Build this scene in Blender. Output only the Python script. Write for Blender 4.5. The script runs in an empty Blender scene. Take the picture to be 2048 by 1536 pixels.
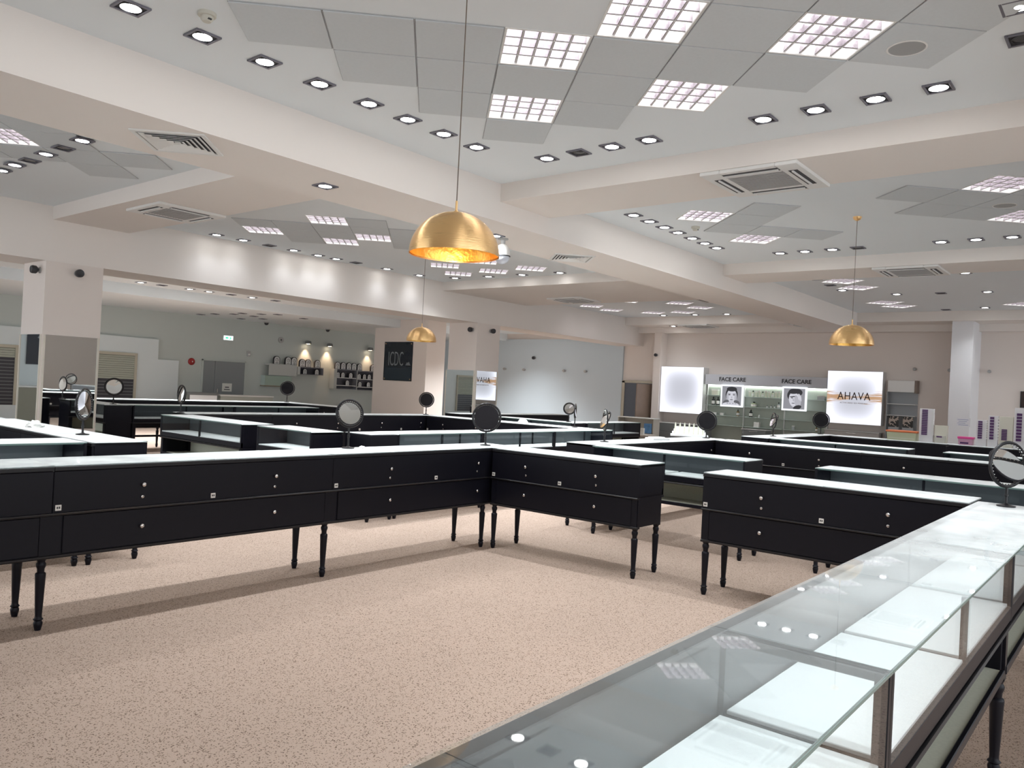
import bpy, bmesh, math, random
from mathutils import Vector, Matrix
random.seed(7)
S = bpy.context.scene
COL = S.collection
R = math.radians
PI = math.pi

# ------------------------------------------------------------------ camera, world, exposure
cam_d = bpy.data.cameras.new('camera')
cam_d.sensor_width = 36.0
cam_d.lens = 27.703
cam_d.clip_start = 0.05
cam_d.clip_end = 120
cam = bpy.data.objects.new('camera', cam_d)
COL.objects.link(cam)
YAW, PITCH, ROLL = R(39.197), R(0.273), R(-2.892)
f = Vector((math.cos(YAW) * math.cos(PITCH), math.sin(YAW) * math.cos(PITCH), math.sin(PITCH)))
r0 = f.cross(Vector((0, 0, 1))).normalized()
d0 = f.cross(r0)
right = math.cos(ROLL) * r0 + math.sin(ROLL) * d0
down = -math.sin(ROLL) * r0 + math.cos(ROLL) * d0
m = Matrix((right, -down, -f)).transposed().to_4x4()
m.translation = Vector((0, 0, 1.6))
cam.matrix_world = m
S.camera = cam

w = bpy.data.worlds.new('world')
S.world = w
w.use_nodes = True
w.node_tree.nodes['Background'].inputs['Color'].default_value = (0.86, 0.91, 0.96, 1)
w.node_tree.nodes['Background'].inputs['Strength'].default_value = 1.7
S.view_settings.view_transform = 'Standard'
S.view_settings.look = 'None'
S.view_settings.exposure = 0.85
S.view_settings.gamma = 1.0
S.view_settings.use_curve_mapping = False
SPOT_W = 40.0       # watts of each recessed spot
PANEL_E = 3.4       # radiance of the louvre fixtures

# ------------------------------------------------------------------ materials
MATS = {}


def mat(name, col, rough=0.6, metal=0.0, spec=0.5, emit=None, estr=0.0, noise=0.0, nscale=8.0, bump=0.0, bscale=60.0, trans=0.0):
    if name in MATS:
        return MATS[name]
    M = bpy.data.materials.new(name)
    M.use_nodes = True
    nt = M.node_tree
    b = nt.nodes['Principled BSDF']
    b.inputs['Base Color'].default_value = (*col, 1)
    b.inputs['Roughness'].default_value = rough
    b.inputs['Metallic'].default_value = metal
    b.inputs['Specular IOR Level'].default_value = spec
    if trans:
        b.inputs['Transmission Weight'].default_value = trans
    if emit:
        b.inputs['Emission Color'].default_value = (*emit, 1)
        b.inputs['Emission Strength'].default_value = estr
    tc = nt.nodes.new('ShaderNodeTexCoord')
    if noise:
        n = nt.nodes.new('ShaderNodeTexNoise')
        n.inputs['Scale'].default_value = nscale
        n.inputs['Detail'].default_value = 4
        nt.links.new(tc.outputs['Object'], n.inputs['Vector'])
        mx = nt.nodes.new('ShaderNodeMix')
        mx.data_type = 'RGBA'
        mx.inputs['A'].default_value = (*[c * (1 - noise) for c in col], 1)
        mx.inputs['B'].default_value = (*[min(1, c * (1 + noise)) for c in col], 1)
        nt.links.new(n.outputs['Fac'], mx.inputs['Factor'])
        nt.links.new(mx.outputs['Result'], b.inputs['Base Color'])
    if bump:
        n2 = nt.nodes.new('ShaderNodeTexNoise')
        n2.inputs['Scale'].default_value = bscale
        nt.links.new(tc.outputs['Object'], n2.inputs['Vector'])
        bp = nt.nodes.new('ShaderNodeBump')
        bp.inputs['Strength'].default_value = bump
        bp.inputs['Distance'].default_value = 0.01
        nt.links.new(n2.outputs['Fac'], bp.inputs['Height'])
        nt.links.new(bp.outputs['Normal'], b.inputs['Normal'])
    MATS[name] = M
    return M


def emat(name, col, s):
    if name in MATS:
        return MATS[name]
    M = bpy.data.materials.new(name)
    M.use_nodes = True
    nt = M.node_tree
    nt.nodes.clear()
    o = nt.nodes.new('ShaderNodeOutputMaterial')
    e = nt.nodes.new('ShaderNodeEmission')
    e.inputs['Color'].default_value = (*col, 1)
    e.inputs['Strength'].default_value = s
    nt.links.new(e.outputs[0], o.inputs[0])
    MATS[name] = M
    return M


def glass_mat(name, tint, haze=0.0, ior=1.52):
    M = bpy.data.materials.new(name)
    M.use_nodes = True
    nt = M.node_tree
    nt.nodes.clear()
    o = nt.nodes.new('ShaderNodeOutputMaterial')
    t = nt.nodes.new('ShaderNodeBsdfTransparent')
    t.inputs['Color'].default_value = (*tint, 1)
    g = nt.nodes.new('ShaderNodeBsdfGlossy')
    g.inputs['Roughness'].default_value = 0.02
    fr = nt.nodes.new('ShaderNodeFresnel')
    ge = nt.nodes.new('ShaderNodeNewGeometry')      # the far side of a sheet gets the same fresnel as its near side
    mi = nt.nodes.new('ShaderNodeMix')
    mi.inputs['A'].default_value = ior
    mi.inputs['B'].default_value = 1 / ior
    nt.links.new(ge.outputs['Backfacing'], mi.inputs['Factor'])
    nt.links.new(mi.outputs['Result'], fr.inputs['IOR'])
    mx = nt.nodes.new('ShaderNodeMixShader')
    nt.links.new(fr.outputs[0], mx.inputs[0])
    nt.links.new(t.outputs[0], mx.inputs[1])
    nt.links.new(g.outputs[0], mx.inputs[2])
    last = mx
    if haze:
        # bright sheen painted in as pale haze, growing as the sheet turns edge on
        tc = nt.nodes.new('ShaderNodeTexCoord')
        n = nt.nodes.new('ShaderNodeTexNoise')
        n.inputs['Scale'].default_value = 3.0
        n.inputs['Detail'].default_value = 6
        nt.links.new(tc.outputs['Object'], n.inputs['Vector'])
        tau = nt.nodes.new('ShaderNodeMapRange')
        tau.inputs['From Min'].default_value = 0.3
        tau.inputs['From Max'].default_value = 0.8
        tau.inputs['To Min'].default_value = -haze * 0.7
        tau.inputs['To Max'].default_value = -haze * 1.5
        nt.links.new(n.outputs['Fac'], tau.inputs['Value'])
        lw = nt.nodes.new('ShaderNodeLayerWeight')
        lw.inputs['Blend'].default_value = 0.5

        def mth(op, a_, b_):
            q = nt.nodes.new('ShaderNodeMath')
            q.operation = op
            for i_, v_ in enumerate((a_, b_)):
                if isinstance(v_, (int, float)):
                    q.inputs[i_].default_value = v_
                elif v_ is not None:
                    nt.links.new(v_, q.inputs[i_])
            return q.outputs[0]
        cosv = mth('POWER', mth('MAXIMUM', mth('SUBTRACT', 1.0, lw.outputs['Facing']), 0.02), 1.8)
        fac = mth('SUBTRACT', 1.0, mth('EXPONENT', mth('DIVIDE', tau.outputs[0], cosv), None))
        df = nt.nodes.new('ShaderNodeBsdfDiffuse')
        df.inputs['Color'].default_value = (0.84, 0.87, 0.87, 1)
        m2 = nt.nodes.new('ShaderNodeMixShader')
        nt.links.new(fac, m2.inputs[0])
        nt.links.new(mx.outputs[0], m2.inputs[1])
        nt.links.new(df.outputs[0], m2.inputs[2])
        last = m2
    nt.links.new(last.outputs[0], o.inputs[0])
    MATS[name] = M
    return M


def carpet_mat():
    M = mat('carpet', (0.50, 0.41, 0.35), 0.95, spec=0.1)
    nt = M.node_tree
    b = nt.nodes['Principled BSDF']
    tc = nt.nodes.new('ShaderNodeTexCoord')
    v = nt.nodes.new('ShaderNodeTexVoronoi')
    v.inputs['Scale'].default_value = 185
    v.inputs['Randomness'].default_value = 0.8
    nt.links.new(tc.outputs['Object'], v.inputs['Vector'])
    n = nt.nodes.new('ShaderNodeTexNoise')
    n.inputs['Scale'].default_value = 0.6
    n.inputs['Detail'].default_value = 3
    nt.links.new(tc.outputs['Object'], n.inputs['Vector'])
    # one loop in seven is dark
    rp = nt.nodes.new('ShaderNodeValToRGB')
    rp.color_ramp.elements[0].position = 0.09
    rp.color_ramp.elements[0].color = (0.15, 0.105, 0.08, 1)
    rp.color_ramp.elements[1].position = 0.17
    rp.color_ramp.elements[1].color = (0.405, 0.312, 0.255, 1)
    sep = nt.nodes.new('ShaderNodeSeparateColor')
    nt.links.new(v.outputs['Color'], sep.inputs[0])
    nt.links.new(sep.outputs[0], rp.inputs['Fac'])
    mx = nt.nodes.new('ShaderNodeMix')
    mx.data_type = 'RGBA'
    mx.blend_type = 'MULTIPLY'
    mx.inputs['Factor'].default_value = 1
    cr = nt.nodes.new('ShaderNodeMapRange')
    cr.inputs['To Min'].default_value = 0.85
    cr.inputs['To Max'].default_value = 1.08
    nt.links.new(n.outputs['Fac'], cr.inputs['Value'])
    nt.links.new(rp.outputs['Color'], mx.inputs['A'])
    nt.links.new(cr.outputs[0], mx.inputs['B'])
    nt.links.new(mx.outputs['Result'], b.inputs['Base Color'])
    bp = nt.nodes.new('ShaderNodeBump')
    bp.inputs['Strength'].default_value = 0.6
    bp.inputs['Distance'].default_value = 0.006
    nt.links.new(v.outputs['Distance'], bp.inputs['Height'])
    bp.invert = True
    nt.links.new(bp.outputs['Normal'], b.inputs['Normal'])
    return M


def gold_mat():
    M = mat('gold_leaf', (1.0, 0.66, 0.31), 0.30, 1.0)
    nt = M.node_tree
    b = nt.nodes['Principled BSDF']
    tc = nt.nodes.new('ShaderNodeTexCoord')
    mp = nt.nodes.new('ShaderNodeMapping')
    mp.inputs['Scale'].default_value = (6, 6, 230)
    n = nt.nodes.new('ShaderNodeTexNoise')
    n.inputs['Scale'].default_value = 1.2
    n.inputs['Detail'].default_value = 5
    nt.links.new(tc.outputs['Object'], mp.inputs['Vector'])
    nt.links.new(mp.outputs[0], n.inputs['Vector'])
    bp = nt.nodes.new('ShaderNodeBump')
    bp.inputs['Strength'].default_value = 0.5
    bp.inputs['Distance'].default_value = 0.004
    b.inputs['Anisotropic'].default_value = 0.8
    b.inputs['Anisotropic Rotation'].default_value = 0.25
    tg = nt.nodes.new('ShaderNodeTangent')
    tg.direction_type = 'RADIAL'
    tg.axis = 'Z'
    nt.links.new(tg.outputs[0], b.inputs['Tangent'])
    nt.links.new(n.outputs['Fac'], bp.inputs['Height'])
    nt.links.new(bp.outputs['Normal'], b.inputs['Normal'])
    rr = nt.nodes.new('ShaderNodeMapRange')
    rr.inputs['To Min'].default_value = 0.2
    rr.inputs['To Max'].default_value = 0.42
    nt.links.new(n.outputs['Fac'], rr.inputs['Value'])
    nt.links.new(rr.outputs[0], b.inputs['Roughness'])
    return M


def edge_lit_mat(name, w, h, brown=False):
    """acrylic face lit by strips along its edges; w,h = half sizes, face in local x/z"""
    M = bpy.data.materials.new(name)
    M.use_nodes = True
    nt = M.node_tree
    nt.nodes.clear()
    o = nt.nodes.new('ShaderNodeOutputMaterial')
    e = nt.nodes.new('ShaderNodeEmission')
    tc = nt.nodes.new('ShaderNodeTexCoord')
    sx = nt.nodes.new('ShaderNodeSeparateXYZ')
    nt.links.new(tc.outputs['Object'], sx.inputs[0])

    def mth(op, a, bv):
        n = nt.nodes.new('ShaderNodeMath')
        n.operation = op
        for i, q in enumerate((a, bv)):
            if q is None:
                continue
            if isinstance(q, (int, float)):
                n.inputs[i].default_value = q
            else:
                nt.links.new(q, n.inputs[i])
        return n.outputs[0]
    ax = mth('DIVIDE', mth('ABSOLUTE', sx.outputs['X'], None), w)
    az = mth('DIVIDE', mth('ABSOLUTE', sx.outputs['Z'], None), h)
    edge = mth('MINIMUM', mth('ADD', mth('POWER', ax, 3.0), mth('POWER', az, 3.0)), 1.0)
    cr = nt.nodes.new('ShaderNodeValToRGB')
    cr.color_ramp.elements[0].color = (0.33, 0.335, 0.375, 1)
    cr.color_ramp.elements[1].color = (0.66, 0.67, 0.76, 1)
    cr.color_ramp.elements[1].position = 0.8
    nt.links.new(edge, cr.inputs['Fac'])
    last = cr.outputs['Color']
    if brown:
        mp = nt.nodes.new('ShaderNodeMapping')
        mp.inputs['Scale'].default_value = (1.6, 1, 22)
        nt.links.new(tc.outputs['Object'], mp.inputs['Vector'])
        n = nt.nodes.new('ShaderNodeTexNoise')
        n.inputs['Scale'].default_value = 1.3
        n.inputs['Detail'].default_value = 4
        nt.links.new(mp.outputs[0], n.inputs['Vector'])
        # printed brush stroke band around the middle
        band = mth('SUBTRACT', 1.0, mth('MULTIPLY', mth('ABSOLUTE', mth('ADD', sx.outputs['Z'], 0.0), None), 3.4))
        side = mth('ADD', 0.25, mth('MULTIPLY', mth('ABSOLUTE', sx.outputs['X'], None), 0.75))
        k = mth('MULTIPLY', mth('MAXIMUM', band, 0.0), mth('MULTIPLY', side, 1.0))
        fac = mth('MULTIPLY', mth('MAXIMUM', mth('SUBTRACT', mth('ADD', n.outputs['Fac'], mth('MULTIPLY', k, 0.75)), 0.74), 0.0), 5.0)
        line = mth('MAXIMUM', mth('SUBTRACT', 0.9, mth('MULTIPLY', mth('ABSOLUTE', mth('SUBTRACT', sx.outputs['Z'], 0.02), None), 30.0)), 0.0)
        mx = nt.nodes.new('ShaderNodeMix')
        mx.data_type = 'RGBA'
        mx.inputs['B'].default_value = (0.30, 0.17, 0.08, 1)
        nt.links.new(mth('MINIMUM', mth('ADD', fac, mth('MULTIPLY', line, 0.8)), 0.92), mx.inputs['Factor'])
        nt.links.new(last, mx.inputs['A'])
        last = mx.outputs['Result']
    nt.links.new(last, e.inputs['Color'])
    e.inputs['Strength'].default_value = 1.0
    nt.links.new(e.outputs[0], o.inputs[0])
    return M


WALL = mat('wall_paint', (0.80, 0.73, 0.68), 0.85, spec=0.2, noise=0.025, nscale=0.7, bump=0.04, bscale=90)
BEAM = mat('beam_paint', (0.84, 0.79, 0.745), 0.85, spec=0.2, noise=0.02, nscale=0.7)
CEIL = mat('ceiling_paint', (0.81, 0.86, 0.885), 0.9, spec=0.15, noise=0.015, nscale=0.5)
TILE = mat('mineral_tile', (0.64, 0.68, 0.70), 0.95, spec=0.1, noise=0.04, nscale=40)
COOL = mat('back_wall_paint', (0.54, 0.585, 0.56), 0.85, spec=0.2, noise=0.02, nscale=0.6)
BLACK = mat('black_lacquer', (0.0045, 0.0045, 0.0085), 0.42, spec=0.22, noise=0.15, nscale=30)
BLACKS = mat('black_satin_edge', (0.010, 0.010, 0.012), 0.3, spec=0.4)
INNER = mat('case_lining', (0.030, 0.036, 0.042), 0.45, noise=0.1, nscale=6)
WHITE = mat('white_laminate', (0.91, 0.92, 0.92), 0.35, spec=0.4)
SHELFB = mat('raw_board', (0.66, 0.66, 0.54), 0.7, noise=0.12, nscale=90)
STEEL = mat('steel_knob', (0.62, 0.60, 0.58), 0.25, 1.0)
CHROME = mat('chrome', (0.8, 0.8, 0.82), 0.08, 1.0)
PLATE = mat('number_plate', (0.72, 0.70, 0.66), 0.4)
INK = mat('dark_ink', (0.03, 0.03, 0.035), 0.6)
GLASS = glass_mat('glass_sheet', (0.93, 0.955, 0.955), 0.0095)
GLASSF = glass_mat('glass_front', (0.95, 0.968, 0.968), 0.0, 1.25)
GEDGE = mat('glass_edge', (0.16, 0.24, 0.22), 0.2, spec=0.6)
MIRROR = mat('mirror_silver', (0.82, 0.84, 0.83), 0.015, 1.0)
GREYF = mat('downlight_frame', (0.20, 0.20, 0.24), 0.4, 0.4)
DARK = mat('downlight_well', (0.03, 0.03, 0.035), 0.5)
LAMP = emat('lamp_disc', (1.0, 0.99, 0.97), 14.0)
PANEL = emat('fixture_glow', (1.0, 0.965, 0.985), PANEL_E)
BLADE = mat('louvre_aluminium', (0.34, 0.31, 0.335), 0.25, 0.25, noise=0.55, nscale=45)
WFRAME = mat('white_metal', (0.80, 0.80, 0.78), 0.45)
GOLD = gold_mat()
CARPET = carpet_mat()
PLASTIC = mat('grey_plastic', (0.42, 0.42, 0.42), 0.5)
GREYD = mat('grey_drawer', (0.17, 0.18, 0.18), 0.5)
GREYW = mat('grey_door_paint', (0.24, 0.26, 0.27), 0.55)
BROWN = mat('brown_door', (0.23, 0.165, 0.125), 0.5, noise=0.15, nscale=5)
CREAM = mat('cream_frame', (0.50, 0.47, 0.38), 0.6)
ORD = ['first', 'second', 'third', 'fourth', 'fifth', 'sixth', 'seventh', 'eighth', 'ninth', 'tenth', 'eleventh', 'twelfth']


# ------------------------------------------------------------------ mesh helpers
class MB:
    def __init__(s):
        s.v, s.f, s.m, s.sm = [], [], [], []

    def add(s, vs, fs, mi=0, smooth=False):
        o = len(s.v)
        s.v += [tuple(q) for q in vs]
        for q in fs:
            s.f.append([o + i for i in q])
            s.m.append(mi)
            s.sm.append(smooth)
        return s

    def box(s, x0, y0, z0, x1, y1, z1, mi=0, M=None):
        vs = [Vector((x, y, z)) for z in (z0, z1) for y in (y0, y1) for x in (x0, x1)]
        if M is not None:
            vs = [M @ q for q in vs]
        return s.add(vs, [(0, 2, 3, 1), (4, 5, 7, 6), (0, 1, 5, 4), (1, 3, 7, 5), (3, 2, 6, 7), (2, 0, 4, 6)], mi)

    def lathe(s, prof, n=16, mi=0, M=None, smooth=True, caps=True):
        vs, fs = [], []
        for (r, z) in prof:
            for i in range(n):
                a = 2 * PI * i / n
                q = Vector((r * math.cos(a), r * math.sin(a), z))
                vs.append(M @ q if M is not None else q)
        k = len(prof)
        for j in range(k - 1):
            for i in range(n):
                i2 = (i + 1) % n
                fs.append((j * n + i, j * n + i2, (j + 1) * n + i2, (j + 1) * n + i))
        if caps:
            if prof[0][0] > 1e-5:
                fs.append(tuple(range(n - 1, -1, -1)))
            if prof[-1][0] > 1e-5:
                fs.append(tuple((k - 1) * n + i for i in range(n)))
        return s.add(vs, fs, mi, smooth)

    def torus(s, R0, r, n=28, k=8, mi=0, M=None):
        vs, fs = [], []
        for i in range(n):
            a = 2 * PI * i / n
            for j in range(k):
                b = 2 * PI * j / k
                q = Vector(((R0 + r * math.cos(b)) * math.cos(a), (R0 + r * math.cos(b)) * math.sin(a), r * math.sin(b)))
                vs.append(M @ q if M is not None else q)
        for i in range(n):
            for j in range(k):
                fs.append((i * k + j, ((i + 1) % n) * k + j, ((i + 1) % n) * k + (j + 1) % k, i * k + (j + 1) % k))
        return s.add(vs, fs, mi, True)

    def prism(s, poly, a0, a1, axis='y', mi=0, M=None):
        def P(p, t):
            q = {'y': (p[0], t, p[1]), 'x': (t, p[0], p[1]), 'z': (p[0], p[1], t)}[axis]
            q = Vector(q)
            return M @ q if M is not None else q
        n = len(poly)
        vs = [P(p, a0) for p in poly] + [P(p, a1) for p in poly]
        fs = [tuple(range(n)), tuple(range(2 * n - 1, n - 1, -1))] + [(i, i + n, (i + 1) % n + n, (i + 1) % n) for i in range(n)]
        return s.add(vs, fs, mi)

    def mesh(s, name, mats, bevel=0.0):
        me = bpy.data.meshes.new(name)
        me.from_pydata(s.v, [], s.f)
        for q in mats:
            me.materials.append(q)
        me.polygons.foreach_set('material_index', s.m)
        me.polygons.foreach_set('use_smooth', s.sm)
        bm = bmesh.new()
        bm.from_mesh(me)
        if bevel:
            ed = [e for e in bm.edges if len(e.link_faces) == 2 and e.calc_face_angle(0) > 0.6]
            bmesh.ops.bevel(bm, geom=ed, offset=bevel, segments=1, affect='EDGES', clamp_overlap=True)
        bmesh.ops.recalc_face_normals(bm, faces=bm.faces)
        bm.to_mesh(me)
        bm.free()
        if any(s.sm):
            me.set_sharp_from_angle(angle=R(40))
        me.update()
        return me


def ob(name, me, parent=None, loc=(0, 0, 0), rot=(0, 0, 0), **props):
    o = bpy.data.objects.new(name, me)
    COL.objects.link(o)
    o.location = loc
    o.rotation_euler = rot
    if parent:
        o.parent = parent
    for k, v in props.items():
        o[k] = v
    return o


def thing(name, label, cat, loc=(0, 0, 0), rotz=0.0, group=None, me=None):
    o = bpy.data.objects.new(name, me)
    COL.objects.link(o)
    o.location = loc
    o.rotation_euler = (0, 0, rotz)
    o['label'] = label
    o['category'] = cat
    if group:
        o['group'] = group
    return o


def clone(root, loc, rotz, label, group=None):
    r = root.copy()
    COL.objects.link(r)
    r.location = loc
    r.rotation_euler = (0, 0, rotz)
    r['label'] = label
    if group:
        r['group'] = group
    for ch in list(root.children):
        c = ch.copy()
        COL.objects.link(c)
        c.parent = r
        for g in list(ch.children):
            d = g.copy()
            COL.objects.link(d)
            d.parent = c
    return r


def struct(name, mb, m, bevel=0.0, parent=None):
    o = ob(name, mb.mesh(name, m if isinstance(m, list) else [m], bevel), parent)
    if parent is None:
        o['kind'] = 'structure'
    return o


def text_mesh(txt, size, m, extrude=0.004, spacing=1.0, shear=0.0, offset=0.0):
    cu = bpy.data.curves.new('lettering', 'FONT')
    cu.body = txt
    cu.size = size
    cu.extrude = extrude
    cu.align_x = 'CENTER'
    cu.align_y = 'CENTER'
    cu.space_character = spacing
    cu.offset = offset
    cu.resolution_u = 3
    t = bpy.data.objects.new('lettering', cu)
    COL.objects.link(t)
    bpy.context.view_layer.update()
    me = bpy.data.meshes.new_from_object(t.evaluated_get(bpy.context.evaluated_depsgraph_get()))
    bpy.data.objects.remove(t)
    bpy.data.curves.remove(cu)
    me.materials.clear()
    me.materials.append(m)
    return me


# ------------------------------------------------------------------ room shell
X0, X1, Y0, Y1 = -6.0, 22.7, -6.0, 23.1
CZ = 4.0
struct('floor', MB().box(X0, Y0, -0.1, X1, Y1, 0.0), CARPET)
struct('wall_far', MB().box(X1, Y0, 0, X1 + 0.2, Y1, CZ + 0.2), WALL)
struct('wall_back', MB().box(X0, Y1, 0, X1 + 0.2, Y1 + 0.2, CZ + 0.2), COOL)
struct('wall_near', MB().box(10.0, Y0 - 0.2, 0, 16.5, Y0, CZ + 0.2), WALL)  # unseen wall piece, added for the pillar mirror, narrow so world light enters
struct('wall_left', MB().box(X0 - 0.2, Y0, 0, X0, 7.0, CZ + 0.2), WALL)  # unseen wall, shaped to shade the long beam, open behind for world light
ceiling = struct('ceiling', MB().box(X0, Y0, CZ + 0.19, X1, 13.6, CZ + 0.2), CEIL)      # gets its underside, cut for the lights, further down
struct('ceiling_middle', MB().box(X0, 13.6, 3.6, X1, 18.85, 3.8), CEIL)
struct('ceiling_back', MB().box(X0, 18.85, 3.35, X1, Y1, 3.8), CEIL)


def beam(x0, y0, x1, y1, zb, zt=CZ):
    return struct('ceiling_beam', MB().box(x0, y0, zb, x1, y1, zt), BEAM)


beam(X0, 6.07, 21.5, 7.12, 3.55)                # long beam left of the near bay
beam(7.05, -0.05, 8.03, 6.07, 3.79)            # cross beam with the first cassette
beam(X0, -1.1, X1, -0.05, 3.55)
beam(4.78, 7.12, 5.93, 13.04, 3.80)            # cross beam of the left bay
beam(13.25, -0.05, 14.3, 6.07, 3.80)
beam(13.25, 7.12, 16.4, 13.04, 3.80)
beam(21.5, -0.05, X1, 13.04, 3.76)
beam(22.35, -0.05, X1, 13.04, 3.58, 3.76)
beam(X0, 13.04, X1, 14.0, 3.17)                # long fascia along the pillars
beam(-2.0, 7.12, -0.9, 13.04, 3.80)


def pillar(x0, y0, x1, y1, zt):
    return struct('pillar', MB().box(x0, y0, 0, x1, y1, zt), WALL)


p1 = pillar(4.72, 13.042, 5.56, 13.9, 3.3)
p2 = pillar(14.53, 13.042, 15.40, 13.99, 3.3)
pillar(17.3, 17.6, 18.12, 20.05, 3.62)
struct('pillar', MB().box(22.3, 12.17, 0, X1, 12.42, 3.6), WALL)
WHITEP = mat('white_wall_paint', (0.80, 0.80, 0.82), 0.7, spec=0.2, noise=0.02, nscale=2)
struct('pillar', MB().box(21.6, 3.42, 0, X1, 3.88, 3.78), WHITEP)
WPAN = mat('pale_wall_panel', (0.60, 0.68, 0.735), 0.7, spec=0.2, noise=0.015, nscale=0.8)
struct('wall_panel_white', MB().box(X1 - 0.06, 13.75, 0, X1, Y1, 3.4), WPAN)
# mirrors on the two pillars, one sheet a face, with slim cream edging
EDGE = mat('mirror_edging', (0.70, 0.66, 0.58), 0.5)


def pillar_mirror(label, x0, y0, x1, y1, z0, z1, face):
    t = thing('pillar_mirror', label, 'mirror', ((x0 + x1) / 2, (y0 + y1) / 2, z0))
    L = (x1 - x0) if face == 'y' else (y1 - y0)
    h = z1 - z0
    if face == 'y':
        t.location = (x0, y0, z0)
        t.rotation_euler = (0, 0, 0)
    else:
        t.location = (x0, y1, z0)
        t.rotation_euler = (0, 0, -PI / 2)
    ob('mirror_sheet', MB().box(0, -0.012, 0, L, -0.002, h).mesh('mirror_sheet', [MIRROR]), t)
    ob('edge_trim', MB().box(-0.004, -0.022, 0, 0.02, -0.001, h).mesh('edge_trim', [EDGE]), t)
    ob('edge_trim', MB().box(L - 0.02, -0.022, 0, L + 0.004, -0.001, h).mesh('edge_trim', [EDGE]), t)


pillar_mirror('tall mirror sheet on the front face of the left pillar, reflecting tables', 4.74, 13.04, 5.54, 13.04, 0.62, 2.05, 'y')
pillar_mirror('tall mirror sheet on the shaded side of the left pillar, dark poster in reflection', 4.72, 13.06, 4.72, 13.88, 0.62, 2.05, 'x')
pillar_mirror('mirror sheet on the front face of the pillar right of the dark poster', 14.55, 13.04, 15.38, 13.04, 0.5, 1.98, 'y')
pillar_mirror('mirror sheet on the side of the second pillar, reflecting a roller shutter', 14.53, 13.06, 14.53, 14.03, 0.5, 1.98, 'x')

# ------------------------------------------------------------------ ceiling tiles and fixtures
E1 = Vector((0.7071, -0.7071, 0))
E2 = Vector((0.7071, 0.7071, 0))
tile_me = MB().box(-0.2935, -0.2935, -0.004, 0.2935, 0.2935, 0.014).box(-0.2995, -0.2995, 0.004, 0.2995, 0.2995, 0.0075, 1).mesh('tile', [TILE, mat('tile_joint_shade', (0.30, 0.30, 0.31), 0.8)], 0.0015)  # dark backing plate paints the shade in the gaps between tiles


def cell(c, i, j):
    return Vector((c[0], c[1], 0)) + 0.6 * (i * E1 + j * E2)


def tiles(c, cells, z=CZ):
    for (i, j) in cells:
        q = cell(c, i, j)
        ob('tile', tile_me, ceiling, (q.x, q.y, z - 0.009), (0, 0, R(-45)))


HOLES = []


def louvre_proto():
    fr = MB()
    for (a, b, c, d) in ((-0.296, -0.296, 0.296, -0.282), (-0.296, 0.282, 0.296, 0.296), (-0.296, -0.282, -0.282, 0.282), (0.282, -0.282, 0.296, 0.282)):
        fr.box(a, b, -0.006, c, d, 0.0)
    for (a, b, c, d) in ((-0.285, -0.285, 0.285, -0.2805), (-0.285, 0.2805, 0.285, 0.285), (-0.285, -0.2805, -0.2805, 0.2805), (0.2805, -0.2805, 0.285, 0.2805)):
        fr.box(a, b, 0.0, c, d, 0.09)
    F = fr.mesh('frame', [WFRAME])
    G = MB().box(-0.28, -0.28, 0.078, 0.28, 0.28, 0.084).mesh('glow_panel', [PANEL])
    bl = MB()
    for k in range(1, 5):
        q = -0.28 + 0.56 * k / 5
        bl.prism([(q - 0.009, 0.006), (q + 0.009, 0.006), (q + 0.002, 0.07), (q - 0.002, 0.07)], -0.28, 0.28, 'y')
        bl.box(q - 0.003, -0.28, 0.003, q + 0.003, 0.28, 0.0058, 1)
    for k in range(1, 4):
        q = -0.28 + 0.56 * k / 4
        bl.prism([(q - 0.009, 0.007), (q + 0.009, 0.007), (q + 0.002, 0.069), (q - 0.002, 0.069)], -0.28, 0.28, 'x')
        bl.box(-0.28, q - 0.003, 0.003, 0.28, q + 0.003, 0.0058, 1)
    Bm = bl.mesh('louvre', [BLADE, WFRAME])
    return F, G, Bm


LF, LG, LB = louvre_proto()


def louvre(x, y, label, z=CZ):
    t = thing('louvre_light', label, 'ceiling light', (x, y, z), R(-45), 'square louvre lights in the ceilings')
    HOLES.append((x, y))
    ob('frame', LF, t)
    ob('glow_panel', LG, t)
    ob('louvre', LB, t)
    return t


c1 = (4.377, 3.438)
tiles(c1, [(-3, 0), (-2, 0), (-2, 1), (-1, 0), (-1, 1), (-1, 2), (0, 1), (0, 3), (1, 0), (1, 1), (1, 2), (2, 0), (2, -1), (3, 0), (4, -1), (2, -2), (3, -2), (4, -2)])
NB = 'in the near ceiling bay'
for (i, j), lab in {(0, 0): 'bright square louvre light nearest the big gold pendant cord, ' + NB, (3, -1): 'rightmost bright louvre light ' + NB + ', beside the round ceiling speaker',
                    (2, 1): 'louvre light just left of the right hand spot row ' + NB, (0, 2): 'dimmer louvre light closest to the far tile corner ' + NB,
                    (1, -1): 'louvre light cut by the top edge of the photo, touching its lit neighbour'}.items():
    q = cell(c1, i, j)
    louvre(q.x, q.y, lab)
c4 = (9.62, 4.70)
tiles(c4, [(1, -1), (1, 0), (1, 1), (2, 1), (3, 1), (3, -3), (4, -3), (5, -3), (4, -2), (5, -2), (6, -3), (5, -4)])
for (i, j), lab in {(0, 0): 'louvre light beside the smoke detector in the second bay', (2, 2): 'louvre light left of the far gold pendant cord in the second bay',
                    (4, -4): 'louvre light at the right photo edge above the second bay tiles', (6, -2): 'louvre light at the right photo edge near the far spot row'}.items():
    q = cell(c4, i, j)
    louvre(q.x, q.y, lab)
c3 = (7.42, 11.52)
tiles(c3, [(0, -1), (1, -1), (1, 0), (1, 1), (2, 0), (2, -1), (3, -1), (4, 0), (4, 1), (4, -1), (5, 0), (3, -2)])
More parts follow.
